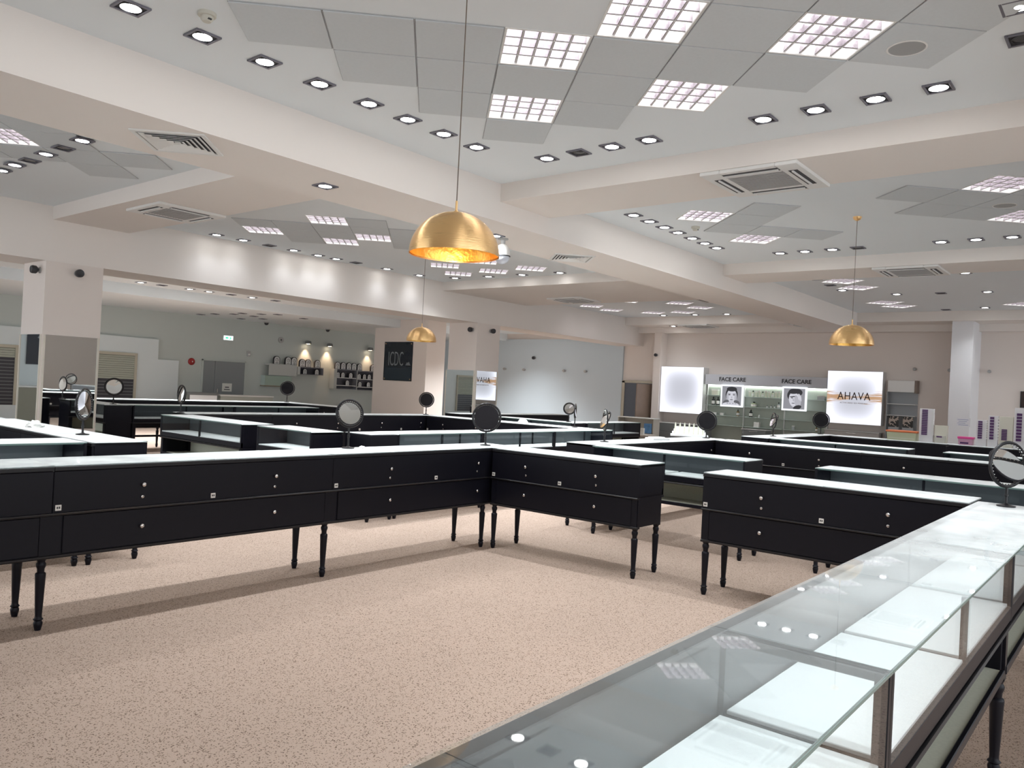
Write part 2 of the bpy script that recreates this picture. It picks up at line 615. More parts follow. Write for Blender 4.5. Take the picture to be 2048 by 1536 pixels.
for (i, j), lab in {(0, 0): 'leftmost louvre light in the left bay, near the white fascia', (2, -2): 'louvre light nearest the beam in the left bay',
                    (2, 1): 'lower louvre light beside the tiles in the left bay', (3, 0): 'louvre light left of the big gold shade in the left bay'}.items():
    q = cell(c3, i, j)
    louvre(q.x, q.y, lab)
for x, y, lab in ((11.4, 11.2, 'louvre light showing just under the big gold shade'), (12.35, 11.72, 'louvre light left in the far row of three in the left bay'),
                  (12.35, 10.72, 'louvre light in the middle of the far row of three in the left bay'), (12.35, 9.74, 'louvre light right in the far row of three in the left bay'),
                  (11.3, 10.1, 'louvre light beside the white dome camera')):
    louvre(x, y, lab)
tiles((2.95, 9.60), [(0, -1), (1, 0), (1, 1), (0, 1), (1, -1), (-1, 1), (2, 1), (1, 2)])
louvre(2.95, 9.60, 'louvre light cut by the left photo edge above the left wall')
for k, (x, y) in enumerate([(15.88, 4.79), (16.85, 4.78), (19.46, 4.9), (20.21, 4.78), (20.4, 2.3)]):
    louvre(x, y, '%s louvre light counted from the near beam in the far right bay' % ORD[k])
for k, (x, y) in enumerate([(17.66, 10.68), (18.42, 12.3), (19.46, 12.3), (18.39, 9.57), (19.45, 9.51), (20.34, 11.42), (20.39, 10.5)]):
    louvre(x, y, '%s louvre light counted from the near beam in the far middle bay' % ORD[k])
louvre(2.6, 1.6, 'unseen louvre light added in the near bay above the camera side')  # out of view, added to light the right hand side

# the underside of the ceiling, with an opening for each louvre light
bm = bmesh.new()


def loop(pts):
    vs = [bm.verts.new((p[0], p[1], CZ)) for p in pts]
    return [bm.edges.new((vs[i], vs[(i + 1) % len(vs)])) for i in range(len(vs))]


es = loop([(X0, Y0), (X1, Y0), (X1, 13.6), (X0, 13.6)])
for (hx, hy) in HOLES:
    q = 0.288 * math.sqrt(2)
    es += loop([(hx - q, hy), (hx, hy - q), (hx + q, hy), (hx, hy + q)])
bmesh.ops.triangle_fill(bm, use_beauty=True, use_dissolve=False, edges=es, normal=(0, 0, -1))
bmesh.ops.delete(bm, geom=[fc for fc in bm.faces if any((Vector((hx, hy)) - fc.calc_center_median().xy).length < 0.2 and all((Vector((hx, hy)) - v.co.xy).length < 0.45 for v in fc.verts) for hx, hy in HOLES)], context='FACES_ONLY')
bmesh.ops.recalc_face_normals(bm, faces=bm.faces)
top = MB().box(X0, Y0, CZ + 0.19, X1, 13.6, CZ + 0.2).mesh('ceiling_top', [CEIL])
bm.from_mesh(top)
bpy.data.meshes.remove(top)
bm.to_mesh(ceiling.data)
bm.free()

# downlights
fm = MB()
for (a, b, c, d) in ((-0.096, -0.096, 0.096, -0.078), (-0.096, 0.078, 0.096, 0.096), (-0.096, -0.078, -0.078, 0.078), (0.078, -0.078, 0.096, 0.078)):
    fm.box(a, b, -0.014, c, d, 0.0)
DF = fm.mesh('frame', [GREYF], 0.002)
DW = MB().box(-0.078, -0.078, -0.004, 0.078, 0.078, 0.0).lathe([(0.071, -0.004), (0.073, -0.010), (0.067, -0.011), (0.065, -0.004)], 20, 0, caps=False).mesh('well', [DARK])
DL = MB().lathe([(0.066, -0.005), (0.065, -0.010), (0.0, -0.015)], 20).mesh('lamp', [LAMP])
DO = MB().lathe([(0.066, -0.005), (0.06, -0.006), (0.0, -0.0055)], 20).mesh('lamp', [mat('dead_lamp', (0.06, 0.06, 0.065), 0.2)])
spot_d = bpy.data.lights.new('downlight_beam', 'SPOT')
spot_d.energy = SPOT_W
spot_d.spot_size = R(118)
spot_d.spot_blend = 0.9
spot_d.shadow_soft_size = 0.045
spot_d.color = (0.93, 0.97, 1.0)


soft_d = spot_d.copy()          # floodlight lamps along the white fascia
soft_d.energy = SPOT_W * 0.24
soft_d.color = (0.86, 0.92, 1.0)
soft_d.shadow_soft_size = 0.09
soft_d.spot_blend = 1.0
strong_d = spot_d.copy()        # stronger lamps of the middle and back rooms
strong_d.energy = SPOT_W * 5.4
mid_d = spot_d.copy()
mid_d.energy = SPOT_W * 2.7


def downlight(x, y, z, lab, on=True, light=True):
    t = thing('downlight', lab, 'downlight', (x, y, z), 0, 'square downlights in the ceilings')
    ob('frame', DF, t)
    ob('well', DW, t)
    ob('lamp', DL if on else DO, t)
    if on and light:
        o = bpy.data.objects.new('lamp_beam', {'soft': soft_d, 'strong': strong_d, 'mid': mid_d}.get(light, spot_d))
        COL.objects.link(o)
        o.parent = t
        o.location = (0, 0, -0.03)
    return t


def row(pts, z, what, off=(), light=True):
    for k, (x, y) in enumerate(pts):
        on = k not in off
        downlight(x, y, z, ('%s %s square downlight, ' % (ORD[k], 'lit' if on else 'unlit') + what), on, light)


row([(1.86, 5.36), (2.37, 5.36), (2.88, 5.36), (3.39, 5.36), (3.9, 5.36), (4.42, 5.36), (4.88, 5.36), (5.35, 5.36), (5.82, 5.36)], CZ, 'left row of the near bay, from the camera')
row([(6.48, 4.97), (6.48, 4.57), (6.48, 4.18), (6.48, 3.77), (6.48, 2.67), (6.48, 2.23), (6.48, 1.77), (6.48, 1.33)], CZ, 'right row of the near bay, from its corner', (1,))
row([(5.4, 0.70), (5.89, 0.73)], CZ, 'at the top right photo edge in the near bay', (1,))
row([(4.6, 0.70), (3.5, 0.70), (2.4, 0.70), (1.4, 0.70)], CZ, 'above the lower right counters, from the far end', (), 'mid')
row([(7.0, 7.6), (8.3, 7.6), (9.6, 7.6), (10.9, 7.6), (12.2, 7.6)], CZ, 'unseen, added behind the long beam in the left bay', (), 'strong')  # hidden row added to brighten the left bay
row([(4.2, 7.6), (3.4, 7.6), (2.6, 7.6), (1.8, 7.6), (1.0, 7.6)], CZ, 'unseen, added behind the long beam near the left photo edge')  # hidden row added to brighten the floor at far left
row([(9.14, 5.5), (9.57, 5.5), (10.0, 5.5), (10.41, 5.5), (10.87, 5.5), (11.31, 5.5), (11.74, 5.5)], CZ, 'left row of the second bay, from the near beam')
row([(12.55, 4.78), (12.55, 4.38), (12.55, 3.96), (12.55, 3.58), (12.55, 2.45), (12.55, 2.01), (12.55, 1.58)], CZ, 'far row of the second bay, from its corner', (3,))
row([(7.28, 12.72), (7.8, 12.72), (8.35, 12.74), (8.88, 12.74), (9.46, 12.76), (9.9, 12.76), (10.4, 12.76), (11.24, 12.76), (12.2, 12.76)], CZ, 'in the row along the lit white fascia, from the left', (2, 6), 'soft')
row([(12.8, 12.24), (12.9, 11.33), (12.95, 10.44), (13.0, 9.49)], CZ, 'far end of the left bay, counted from the fascia')
row([(3.5, 8.88), (3.51, 9.39), (3.5, 9.84), (3.51, 10.34), (3.49, 10.75), (3.5, 11.22)], CZ - 0.013, 'in the tiles at the left photo edge, from the beam', (1, 3))
row([(4.92, 6.58), (7.67, 6.66)], 3.55, 'set in the soffit of the long beam', ())
row([(15.47, 5.16), (16.34, 5.16), (17.13, 5.16), (18.05, 4.32), (18.12, 3.49), (18.13, 2.66), (21.15, 3.95), (20.9, 3.1), (15.53, 2.63)], CZ, 'in the far right bay, counted from the near beam', (1, 4, 6))
row([(17.06, 8.37), (21.1, 11.49), (21.08, 10.45), (21.12, 9.49)], CZ, 'in the far middle bay, counted from the near beam')
row([(21.96, 11.6)], 3.76, 'in the far wall soffit above the wall speaker', (), 'soft')
row([(7.56, 17.05), (8.15, 17.5), (8.6, 18.2), (8.62, 17.1), (9.1, 18.2), (9.8, 18.2), (10.3, 18.2), (10.9, 18.2), (11.5, 18.2), (12.2, 18.2), (12.9, 17.2), (7.0, 18.2)], 3.6, 'in the strip behind the white fascia, from the left', (1, 4, 7, 9), 'strong')
row([(12.5, 22.5), (12.5, 22.3 - 0.6), (12.7, 21.0), (12.6, 20.4), (12.9, 19.9), (13.1, 19.4), (13.3, 20.9), (14.2, 19.7), (13.8, 22.4), (14.0, 21.5)], 3.35, 'in the low ceiling before the grey door', tuple(range(10)))
row([(17.0, 15.6), (18.2, 15.6), (19.4, 15.6), (20.6, 15.6), (19.6, 17.2), (20.8, 17.2), (20.0, 18.3)], 3.6, 'before the pale far wall panel, from the left', (3,), 'strong')


# diffuser vents
def vent(x, y, z, label):
    t = thing('air_vent', label, 'air vent', (x, y, z), R(-45), 'square slatted air vents')
    mb = MB()
    for (a, b, c, d) in ((-0.3, -0.3, 0.3, -0.26), (-0.3, 0.26, 0.3, 0.3), (-0.3, -0.26, -0.26, 0.26), (0.26, -0.26, 0.3, 0.26)):
        mb.box(a, b, -0.014, c, d, 0.0)
    ob('frame', mb.mesh('frame', [WFRAME], 0.003), t)
    ob('duct', MB().box(-0.26, -0.26, -0.002, 0.26, 0.26, -0.0005).mesh('duct', [DARK]), t)
    # concentric tilted blades, four triangular fields
    for k in range(5):
        q = 0.245 - 0.045 * k
        i0 = q - 0.03
        mb = MB()
        for s in range(4):
            M = Matrix.Rotation(s * PI / 2, 4, 'Z')
            vs = [M @ Vector(p) for p in ((-q, -q, -0.016), (q, -q, -0.016), (i0, -i0, -0.003), (-i0, -i0, -0.003), (-q, -q, -0.012), (q, -q, -0.012), (i0, -i0, -0.0025), (-i0, -i0, -0.0025))]
            mb.add(vs, [(0, 1, 2, 3), (4, 7, 6, 5), (0, 4, 5, 1), (2, 6, 7, 3)])
        ob('slat', mb.mesh('slat', [WFRAME]), t)
    ob('slat', MB().box(-0.02, -0.02, -0.014, 0.02, 0.02, -0.004).mesh('slat', [WFRAME]), t)


vent(3.34, 6.53, 3.55, 'square white air vent with dark slats in the long beam, upper left')
vent(9.45, 6.70, 3.55, 'smaller looking square air vent far along the long beam, mid photo')


def cassette(x, y, z, label, rz=0.0):
    t = thing('air_conditioner', label, 'air conditioner', (x, y, z), rz, 'ceiling cassette air conditioners')
    h = 0.475
    mb = MB()
    g = 0.27
    # outer panel built as a frame around the intake
    mb.box(-h, -h, -0.035, h, -g, 0).box(-h, g, -0.035, h, h, 0).box(-h, -g, -0.035, -g, g, 0).box(g, -g, -0.035, h, g, 0)
    ob('panel', mb.mesh('panel', [WFRAME], 0.006), t)
    gr = MB()
    for k in range(14):
        q = -g + 0.54 * (k + 0.5) / 14
        gr.box(q - 0.012, -g, -0.036, q + 0.012, g, -0.022)
    ob('intake_grille', gr.mesh('intake_grille', [PLASTIC]), t)
    ob('intake', MB().box(-g, -g, -0.018, g, g, -0.004).mesh('intake', [GREYD]), t)
    for s in range(4):
        M = Matrix.Rotation(s * PI / 2, 4, 'Z')
        o = ob('outlet_slot', MB().box(-0.27, 0.325, -0.038, 0.27, 0.41, -0.034, 0, M).mesh('outlet_slot', [DARK]), t)
        v = MB()
        v.box(-0.265, 0.355, -0.050, 0.265, 0.372, -0.037, 0, M)
        ob('flap', v.mesh('flap', [WFRAME]), o)


cassette(7.53, 3.05, 3.79, 'white ceiling cassette with grey grille in the cross beam, upper right')
cassette(5.45, 10.6, 3.80, 'white ceiling cassette above the left pillar')
cassette(13.75, 3.09, 3.80, 'white ceiling cassette beyond the far gold pendant cord')
cassette(15.6, 10.93, 3.80, 'ceiling cassette right of the white dome camera, far beam')
cassette(17.87, 8.31, 4.0, 'dark looking cassette in the far middle bay')
cassette(21.98, 10.75, 3.76, 'ceiling cassette in the far wall soffit above the blank lightbox')
cassette(21.98, 7.4, 3.76, 'ceiling cassette in the far wall soffit left of the pendant')

# round ceiling speakers, smoke detectors
for x, y, lab in ((5.64, 1.36, 'round grey speaker flush in the tile beside the bright louvre light'), (10.56, 1.42, 'round ceiling speaker between the two louvre lights at the right edge')):
    t = thing('ceiling_speaker', lab, 'speaker', (x, y, CZ - 0.009))
    ob('rim', MB().lathe([(0.125, 0), (0.125, -0.006), (0.115, -0.009), (0.112, -0.004)], 32, caps=False).mesh('rim', [WFRAME]), t)
    ob('grille', MB().lathe([(0.113, -0.001), (0.112, -0.006), (0.0, -0.009)], 32).mesh('grille', [mat('speaker_grille', (0.40, 0.41, 0.41), 0.8, bump=0.4, bscale=400)]), t)
for x, y, lab in ((2.71, 5.0, 'small round smoke detector near the upper left spot row'), (10.17, 5.1, 'small round smoke detector beside the second bay spot row')):
    t = thing('smoke_detector', lab, 'smoke detector', (x, y, CZ))
    DM = mat('detector_plastic', (0.62, 0.61, 0.54), 0.5)
    ob('base', MB().lathe([(0.06, 0), (0.06, -0.02), (0.056, -0.024)], 24).mesh('base', [DM]), t)
    ob('sensor_head', MB().lathe([(0.042, -0.024), (0.040, -0.045), (0.028, -0.058), (0.0, -0.06)], 24).mesh('sensor_head', [DM]), t)
    ob('indicator', MB().box(-0.012, -0.045, -0.052, 0.012, -0.03, -0.044).mesh('indicator', [DARK]), t)

# dome camera hanging from the long beam
t = thing('dome_camera', 'white hanging dome camera on the long beam, half behind the gold shade', 'camera', (7.88, 6.70, 3.55))
ob('ceiling_mount', MB().lathe([(0.07, 0), (0.07, -0.012), (0.03, -0.02), (0.03, -0.07), (0.022, -0.075)], 24).mesh('ceiling_mount', [PLASTIC]), t)
ob('housing', MB().lathe([(0.022, -0.07), (0.05, -0.085), (0.085, -0.12), (0.10, -0.17), (0.103, -0.225)], 28).mesh('housing', [WFRAME]), t)
ob('seam_ring', MB().lathe([(0.106, -0.225), (0.106, -0.237), (0.09, -0.238)], 28).mesh('seam_ring', [DARK]), t)
ob('lens_dome', MB().lathe([(0.098, -0.237)] + [(0.098 * math.cos(a), -0.24 - 0.098 * math.sin(a)) for a in [R(q) for q in range(0, 91, 15)]], 28).mesh('lens_dome', [mat('dome_plastic', (0.62, 0.66, 0.74), 0.08, spec=0.9)]), t)

# ------------------------------------------------------------------ display counters
TOP = 0.99
D = 0.45


def leg_prof():
    return [(0.017, 0.0), (0.021, 0.018), (0.024, 0.03), (0.026, 0.045), (0.020, 0.058), (0.028, 0.066), (0.020, 0.076), (0.019, 0.09), (0.0235, 0.18), (0.028, 0.30), (0.030, 0.335),
            (0.0285, 0.343), (0.020, 0.350), (0.021, 0.37), (0.027, 0.385), (0.028, 0.40), (0.021, 0.412), (0.026, 0.425), (0.027, 0.44)]


LEG = MB().lathe(leg_prof(), 12).box(-0.028, -0.028, 0.43, 0.028, 0.028, 0.70).mesh('leg', [BLACK])
KNOB = MB().lathe([(0.006, 0), (0.006, 0.010), (0.013, 0.016), (0.014, 0.022), (0.009, 0.027), (0, 0.028)], 12, 0, Matrix.Rotation(PI / 2, 4, 'X')).mesh('knob', [STEEL])
LOCK = MB().lathe([(0.010, 0), (0.010, 0.006), (0.007, 0.008)], 12, 0, Matrix.Rotation(PI / 2, 4, 'X')).box(-0.0015, -0.0088, -0.005, 0.0015, -0.0075, 0.005, 1).mesh('lock', [STEEL, INK])
NPL = MB().box(-0.017, -0.005, -0.017, 0.017, 0, 0.017).mesh('number_plate', [PLATE])
NPM = MB().box(-0.010, -0.0065, -0.006, -0.002, -0.005, 0.007).box(0.002, -0.0065, -0.006, 0.010, -0.005, 0.007).mesh('print', [INK])
CACHE = {}


def counter(name, label, ox, oy, rot, L, group, inset=0.0, legs='both', ends='both', panes=2, drawer=True, floor_z=0.775):
    """one glass topped case on turned legs; local x along, local y from staff side (0) to glass (D)"""
    t = thing('display_counter', label, 'display counter', (ox, oy, 0), R(rot), group)
    key = (round(L, 3), panes, drawer, floor_z)
    if key not in CACHE:
        c = {}
        fp = MB().box(0.001, 0, 0.703, L - 0.001, 0.02, 0.956)
        c['flap'] = fp.mesh('flap', [BLACK], 0.003)
        c['lining'] = MB().box(0.02, 0.021, 0.715, L - 0.02, 0.036, 0.968).mesh('lining', [INNER])
        c['frame'] = MB().box(0, -0.006, 0.958, L, 0.036, 0.985).box(0, 0.036, 0.962, 0.022, D - 0.012, 0.985).box(L - 0.022, 0.036, 0.962, L, D - 0.012, 0.985).mesh('top_frame', [BLACKS], 0.003)
        g = MB()
        for k in range(panes):
            a, b = L * k / panes + 0.0015, L * (k + 1) / panes - 0.0015
            c['top%d' % k] = MB().box(a, -0.004, 0.985, b, D, 0.993, 0).mesh('glass_top', [GLASS])
            c['front%d' % k] = MB().box(a, D - 0.009, floor_z - 0.02, b, D - 0.002, 0.984).mesh('glass_front', [GLASSF])
            c['ge%d' % k] = MB().box(a, D, 0.985, b, D + 0.0015, 0.993).box(a, D - 0.011, 0.978, b, D - 0.0095, 0.984).mesh('glass_edge', [GEDGE])
            c['floor%d' % k] = MB().box(a + 0.02, 0.045, floor_z - 0.012, b - 0.02, D - 0.016, floor_z).mesh('display_floor', [WHITE], 0.002)
        if panes == 2:
            c['post1'] = MB().box(L / 2 - 0.010, D - 0.030, floor_z - 0.01, L / 2 + 0.010, D - 0.0095, 0.978).mesh('post', [BLACK])
        for n, x in (('postA', 0.0), ('postB', L - 0.024)):
            c[n] = MB().box(x, D - 0.034, 0.70, x + 0.024, D - 0.0005, 0.984).mesh('post', [BLACK], 0.002)
        c['fascia'] = MB().box(0, D - 0.030, 0.705, L, D - 0.001, floor_z - 0.012).mesh('fascia', [BLACK], 0.002)
        c['deck'] = MB().box(0.0, 0.02, 0.70, L, D - 0.03, 0.712).mesh('deck', [BLACK])
        c['midrail'] = MB().prism([(-0.010, 0.690), (-0.014, 0.697), (-0.010, 0.704), (0.02, 0.704), (0.02, 0.686), (-0.004, 0.686)], 0, L, 'x').prism([(D + 0.006, 0.682), (D + 0.010, 0.690), (D + 0.006, 0.699), (D - 0.03, 0.699), (D - 0.03, 0.682)], 0, L, 'x').mesh('mid_rail', [BLACKS])
        c['low_rail'] = MB().prism([(0.004, 0.428), (-0.002, 0.436), (-0.002, 0.446), (0.004, 0.450), (0.028, 0.450), (0.028, 0.428)], 0, L, 'x').mesh('low_rail', [BLACKS])
        c['stretcher'] = MB().box(0.03, D - 0.030, 0.455, L - 0.03, D - 0.012, 0.490).mesh('stretcher', [BLACK], 0.003)
        c['frontp'] = MB().box(0, 0.010, 0.450, L, 0.0195, 0.69).mesh('front_rail', [BLACK])
        c['drawer'] = MB().box(0.066, 0.0, 0.453, L - 0.066, 0.0095, 0.684).mesh('drawer', [BLACK], 0.003)
        c['dback'] = MB().box(0.02, 0.021, 0.455, L - 0.02, 0.030, 0.684).box(0.02, 0.03, 0.474, L - 0.02, D - 0.031, 0.482).mesh('under_shelf', [SHELFB])
        c['apron'] = MB().box(0, 0.022, 0.446, 0.018, D - 0.03, 0.70).mesh('side_apron', [BLACK], 0.002)
        c['end'] = MB().box(0, 0.02, 0.705, 0.016, D - 0.034, 0.984).mesh('end_panel', [BLACK], 0.002)
        CACHE[key] = c
    c = CACHE[key]
    fl = ob('flap', c['flap'], t)
    for fx in (0.26, 0.74):
        ob('knob', KNOB, fl, (L * fx, 0, 0.845))
        ob('lock', LOCK, fl, (L * fx, 0, 0.765))
    ob('lining', c['lining'], t)
    ob('top_frame', c['frame'], t)
    for k in range(panes):
        gt = ob('glass_top', c['top%d' % k], t)
        ob('glass_edge', c['ge%d' % k], gt)
        ob('glass_front', c['front%d' % k], t)
        ob('display_floor', c['floor%d' % k], t, label='white display floor')
    for n in ('postA', 'postB', 'post1'):
        if n in c:
            ob('post', c[n], t)
    ob('fascia', c['fascia'], t)
    ob('deck', c['deck'], t)
    ob('mid_rail', c['midrail'], t)
    ob('low_rail', c['low_rail'], t)
    ob('stretcher', c['stretcher'], t)
    if drawer:
        ob('front_rail', c['frontp'], t)
        dr = ob('drawer', c['drawer'], t)
        for fx in (0.26, 0.74):
            ob('knob', KNOB, dr, (L * fx, 0.0, 0.575))
        ob('under_shelf', c['dback'], t)
    ob('side_apron', c['apron'], t)
    ob('side_apron', c['apron'], t, (L - 0.018, 0, 0))
    if ends in ('both', 'left'):
        ob('end_panel', c['end'], t)
    if ends in ('both', 'right'):
        ob('end_panel', c['end'], t, (L - 0.016, 0, 0))
    xs = []
    if legs in ('both', 'left'):
        xs.append(0.035)
    if legs in ('both', 'right'):
        xs.append(L - 0.035 - inset)
    for x in xs:
        ob('leg', LEG, t, (x, 0.032, 0))
        ob('leg', LEG, t, (x, D - 0.045, 0))
    for fx in (0.015, 0.5):
        npl = ob('number_plate', NPL, t, (max(0.03, L * fx), 0.0, 0.735))
        ob('print', NPM, npl)
    return t


def run(ox, oy, rot, lens, what, group, inset=0.0, panes=2, drawer=True, start_legs=True, labs=None):
    a = R(rot)
    n = len(lens)
    s = 0.0
    for k, L in enumerate(lens):
        lg = 'both' if k == 0 and start_legs else 'right'
        en = 'both' if n == 1 else ('left' if k == 0 else ('right' if k == n - 1 else 'none'))
        if labs:
            lab = labs[k]
        elif n == 1:
            lab = what
        else:
            lab = '%s %s' % (ORD[k], what)
        counter('display_counter', lab, ox + math.cos(a) * s, oy + math.sin(a) * s, rot, L, group, inset if k == n - 1 else 0.0, lg, en, panes, drawer)
        s += L


G1 = 'counters of the near square'
run(6.15, 0.895, 180, [2.1, 2.06, 2.06], '', G1, labs=[
    'glass topped counter farthest along the lower right row, round mirror on its end', 'middle glass topped counter of the lower right row',
    'nearest glass topped counter in the lower right corner, white floor showing'])
run(-0.13, 5.12, 0, [2.09, 2.09, 2.37], '', G1, 0.435, labs=[
    'black drawer counter cut by the left photo edge, front row', 'long black drawer counter left of the middle of the front row', 'black drawer counter reaching the corner mirror, front row'])
run(5.985, 5.085, -90, [1.67], 'black drawer counter right of the corner mirror, its end panel at the carpet gap', G1)
run(5.98, 2.82, -90, [1.90], 'black drawer counter partly behind the lower right glass counters', G1)
G2 = 'counters of the second square, right'
run(7.95, 3.10, 90, [1.80], 'glass fronted counter showing over the centre gap, dark end panel at its right', G2)
run(8.02, -1.25, 90, [1.85, 1.85], '', G2, labs=['glass counter with open end running off the right edge behind the tilted mirror', 'glass counter with grey green front behind the right hand drawer counter'])
run(7.70, 4.95, 0, [1.55, 1.93], '', G2, 0.435, labs=['black counter left end under the side-on mirror, second square', 'black drawer counter left of the white tester tray, second square'])
run(10.77, 4.915, -90, [2.0, 2.0, 2.0], 'black drawer counter from the tester tray in the long slanting row right of it', G2)
G3 = 'counters of the third square, far right'
run(13.0, 2.75, 90, [2.05], 'far glass counter under the side-on mirror before the face care shelves', G3)
run(13.0, -1.6, 90, [2.0, 1.9], '', G3, labs=['far glass counter off the right edge behind the tilted mirror', 'far glass counter just above the tilted mirror'])
run(12.6, 4.85, 0, [1.6, 1.93], '', G3, 0.435, labs=['far black counter left of the small dark mirror, third square', 'far black counter bearing the small dark mirror, third square'])
run(15.69, 4.815, -90, [2.0, 2.0, 2.0], '', G3, labs=['far black counter between dark mirror and orange lidded box', 'far black counter carrying the purple and white towers', 'far black counter off the right photo edge'])
G4 = 'counters of the middle square'
run(11.0, 7.25, 180, [1.6, 1.6, 1.5], '', G4, labs=['glass counter at the right end of the middle square, white floor bright', 'glass counter right behind the dark corner mirror',
    'glass counter left of the dark corner mirror, middle square'])
run(5.87, 7.27, 90, [1.06], 'short glass counter left of the mirror with the bright reflection', G4, panes=1)
run(5.80, 8.55, 90, [1.99], 'glass counter with bright white floor left of the short one', G4)
run(5.87, 10.775, 0, [1.4, 1.75, 2.03], '', G4, 0.435, labs=['black drawer counter at the back of the middle square, left', 'black drawer counter at the back of the middle square, under the mirror',
    'black drawer counter at the back of the middle square, below the poster pillar'])
run(10.63, 10.715, -90, [1.71, 1.70], '', G4, labs=['black counter slanting right from the small dark mirror by the pillar', 'black counter ending at the side-on mirrors, middle square'])
t = thing('corner_cabinet', 'black boxed corner between the short glass counter and the long glass row', 'cabinet', (5.875, 6.8, 0), 0, G4)
ob('box', MB().box(0, 0, 0.70, 0.42, 0.44, 0.985).box(0, 0.01, 0.45, 0.42, 0.43, 0.70).mesh('box', [BLACK], 0.003), t)
ob('glass_top', MB().box(0, 0, 0.985, 0.42, 0.44, 0.992).mesh('glass_top', [GLASS]), t)
for lx, ly in ((0.04, 0.04), (0.38, 0.04), (0.04, 0.40), (0.38, 0.40)):
    ob('leg', LEG, t, (lx, ly, 0))
G5 = 'counters of the far middle square'
run(12.75, 8.52, 90, [2.0], 'far glass counter behind the corner mirror, left of the small lit mirror', G5)
run(14.85, 8.95, 180, [2.05], 'far glass counter with white floor right of the small lit mirror', G5)
run(12.3, 11.4, 0, [2.0, 2.0], '', G5, labs=['far black counter before the pale wall panel, left', 'far black counter before the pale wall panel, right'])
G6 = 'counters of the left square'
run(2.76, 7.05, 180, [2.1], 'glass counter cut by the left photo edge, blue grey panes', G6)
run(2.79, 9.585, -90, [1.5, 1.5], '', G6, labs=['black counter running back from the narrow oval mirror, farther one', 'black counter with a solid dark end under the narrow oval mirror'])
run(-0.6, 9.62, 0, [1.8, 1.97], '', G6, 0.435, labs=['black counter off the left photo edge', 'black counter sliver at the left photo edge before the pillar'])
G7 = 'counters of the back left square'
run(10.0, 13.64, 180, [1.9, 1.88], '', G7, drawer=False, labs=['back glass counter hidden right of the turned mirror', 'back glass counter with see-through legs right of the left pillar'])
run(6.2, 13.19, 90, [1.9], 'back black counter end beside the left pillar, round mirror on it', G7)
run(6.2, 15.6, 0, [1.9, 1.9, 1.3], '', G7, 0.435, labs=['long back black counter before the stepped white panel, left', 'long back black counter before the grey door', 'long back black counter at the small dark mirror, back left'])
run(10.88, 15.565, -90, [1.92], 'back black counter slanting right from the small dark mirror, back left', G7)

# ------------------------------------------------------------------ round table mirrors
MBASE = MB().lathe([(0.055, 0), (0.055, 0.008), (0.02, 0.014), (0.009, 0.022)], 20).mesh('base', [BLACKS])
RB = mat('mirror_back', (0.010, 0.009, 0.012), 0.55, spec=0.25)


def table_mirror(label, x, y, az, el, r=0.135, pole=0.135, z=0.993, ring_az=None, ring_el=0.0):
    t = thing('table_mirror', label, 'mirror', (x, y, z), 0, 'round mirrors on the counters')
    ob('base', MBASE, t)
    zc = pole + r
    ob('pole', MB().lathe([(0.009, 0.015), (0.009, pole * 0.5), (0.013, pole * 0.52), (0.013, pole * 0.6), (0.009, pole * 0.62), (0.009, pole + 0.006)], 12).mesh('pole', [BLACKS]), t)

    def face(a, e):
        n = Vector((math.cos(R(a)) * math.cos(R(e)), math.sin(R(a)) * math.cos(R(e)), math.sin(R(e))))
        return Matrix.Translation((0, 0, zc)) @ n.to_track_quat('Z', 'Y').to_matrix().to_4x4()
    ra = az if ring_az is None else ring_az
    Mr = face(ra, ring_el)
    ring = ob('ring', MB().torus(r, 0.011, 32, 8, 0, Mr).mesh('ring', [BLACKS]), t)
    if True:
        beads = MB()
        for k in range(36):
            a = 2 * PI * k / 36
            for s in (-1, 1):
                c = Mr @ Vector(((r - 0.012) * math.cos(a), (r - 0.012) * math.sin(a), 0.008 * s))
                beads.lathe([(0.0, -0.004), (0.004, 0), (0.0, 0.004)], 5, 0, Matrix.Translation(c))
        ob('beading', beads.mesh('beading', [STEEL]), ring)
    Mp = face(az, el)
    k = 0.90
    ob('back_plate', MB().lathe([(r * k, -0.006), (r * k, 0.003), (r * k - 0.004, 0.0045)], 32, 0, Mp).lathe([(0.0, -0.010), (r * 0.5, -0.0095), (r * k - 0.006, -0.006)], 32, 0, Mp).mesh('back_plate', [RB]), t)
    ob('mirror_face', MB().lathe([(r * k - 0.008, 0.0046), (0.0, 0.0060)], 32, 0, Mp).mesh('mirror_face', [MIRROR]), t)
    ax = MB()
    for s in (-1, 1):
        c = Mr @ Vector((s * (r - 0.002), 0, 0))
        ax.lathe([(0, -0.012), (0.009, -0.006), (0.009, 0.006), (0, 0.012)], 8, 0, Matrix.Translation(c))
    ob('pivot', ax.mesh('pivot', [CHROME]), t)
    return t


def to_cam(x, y):
    return math.degrees(math.atan2(-y, -x))


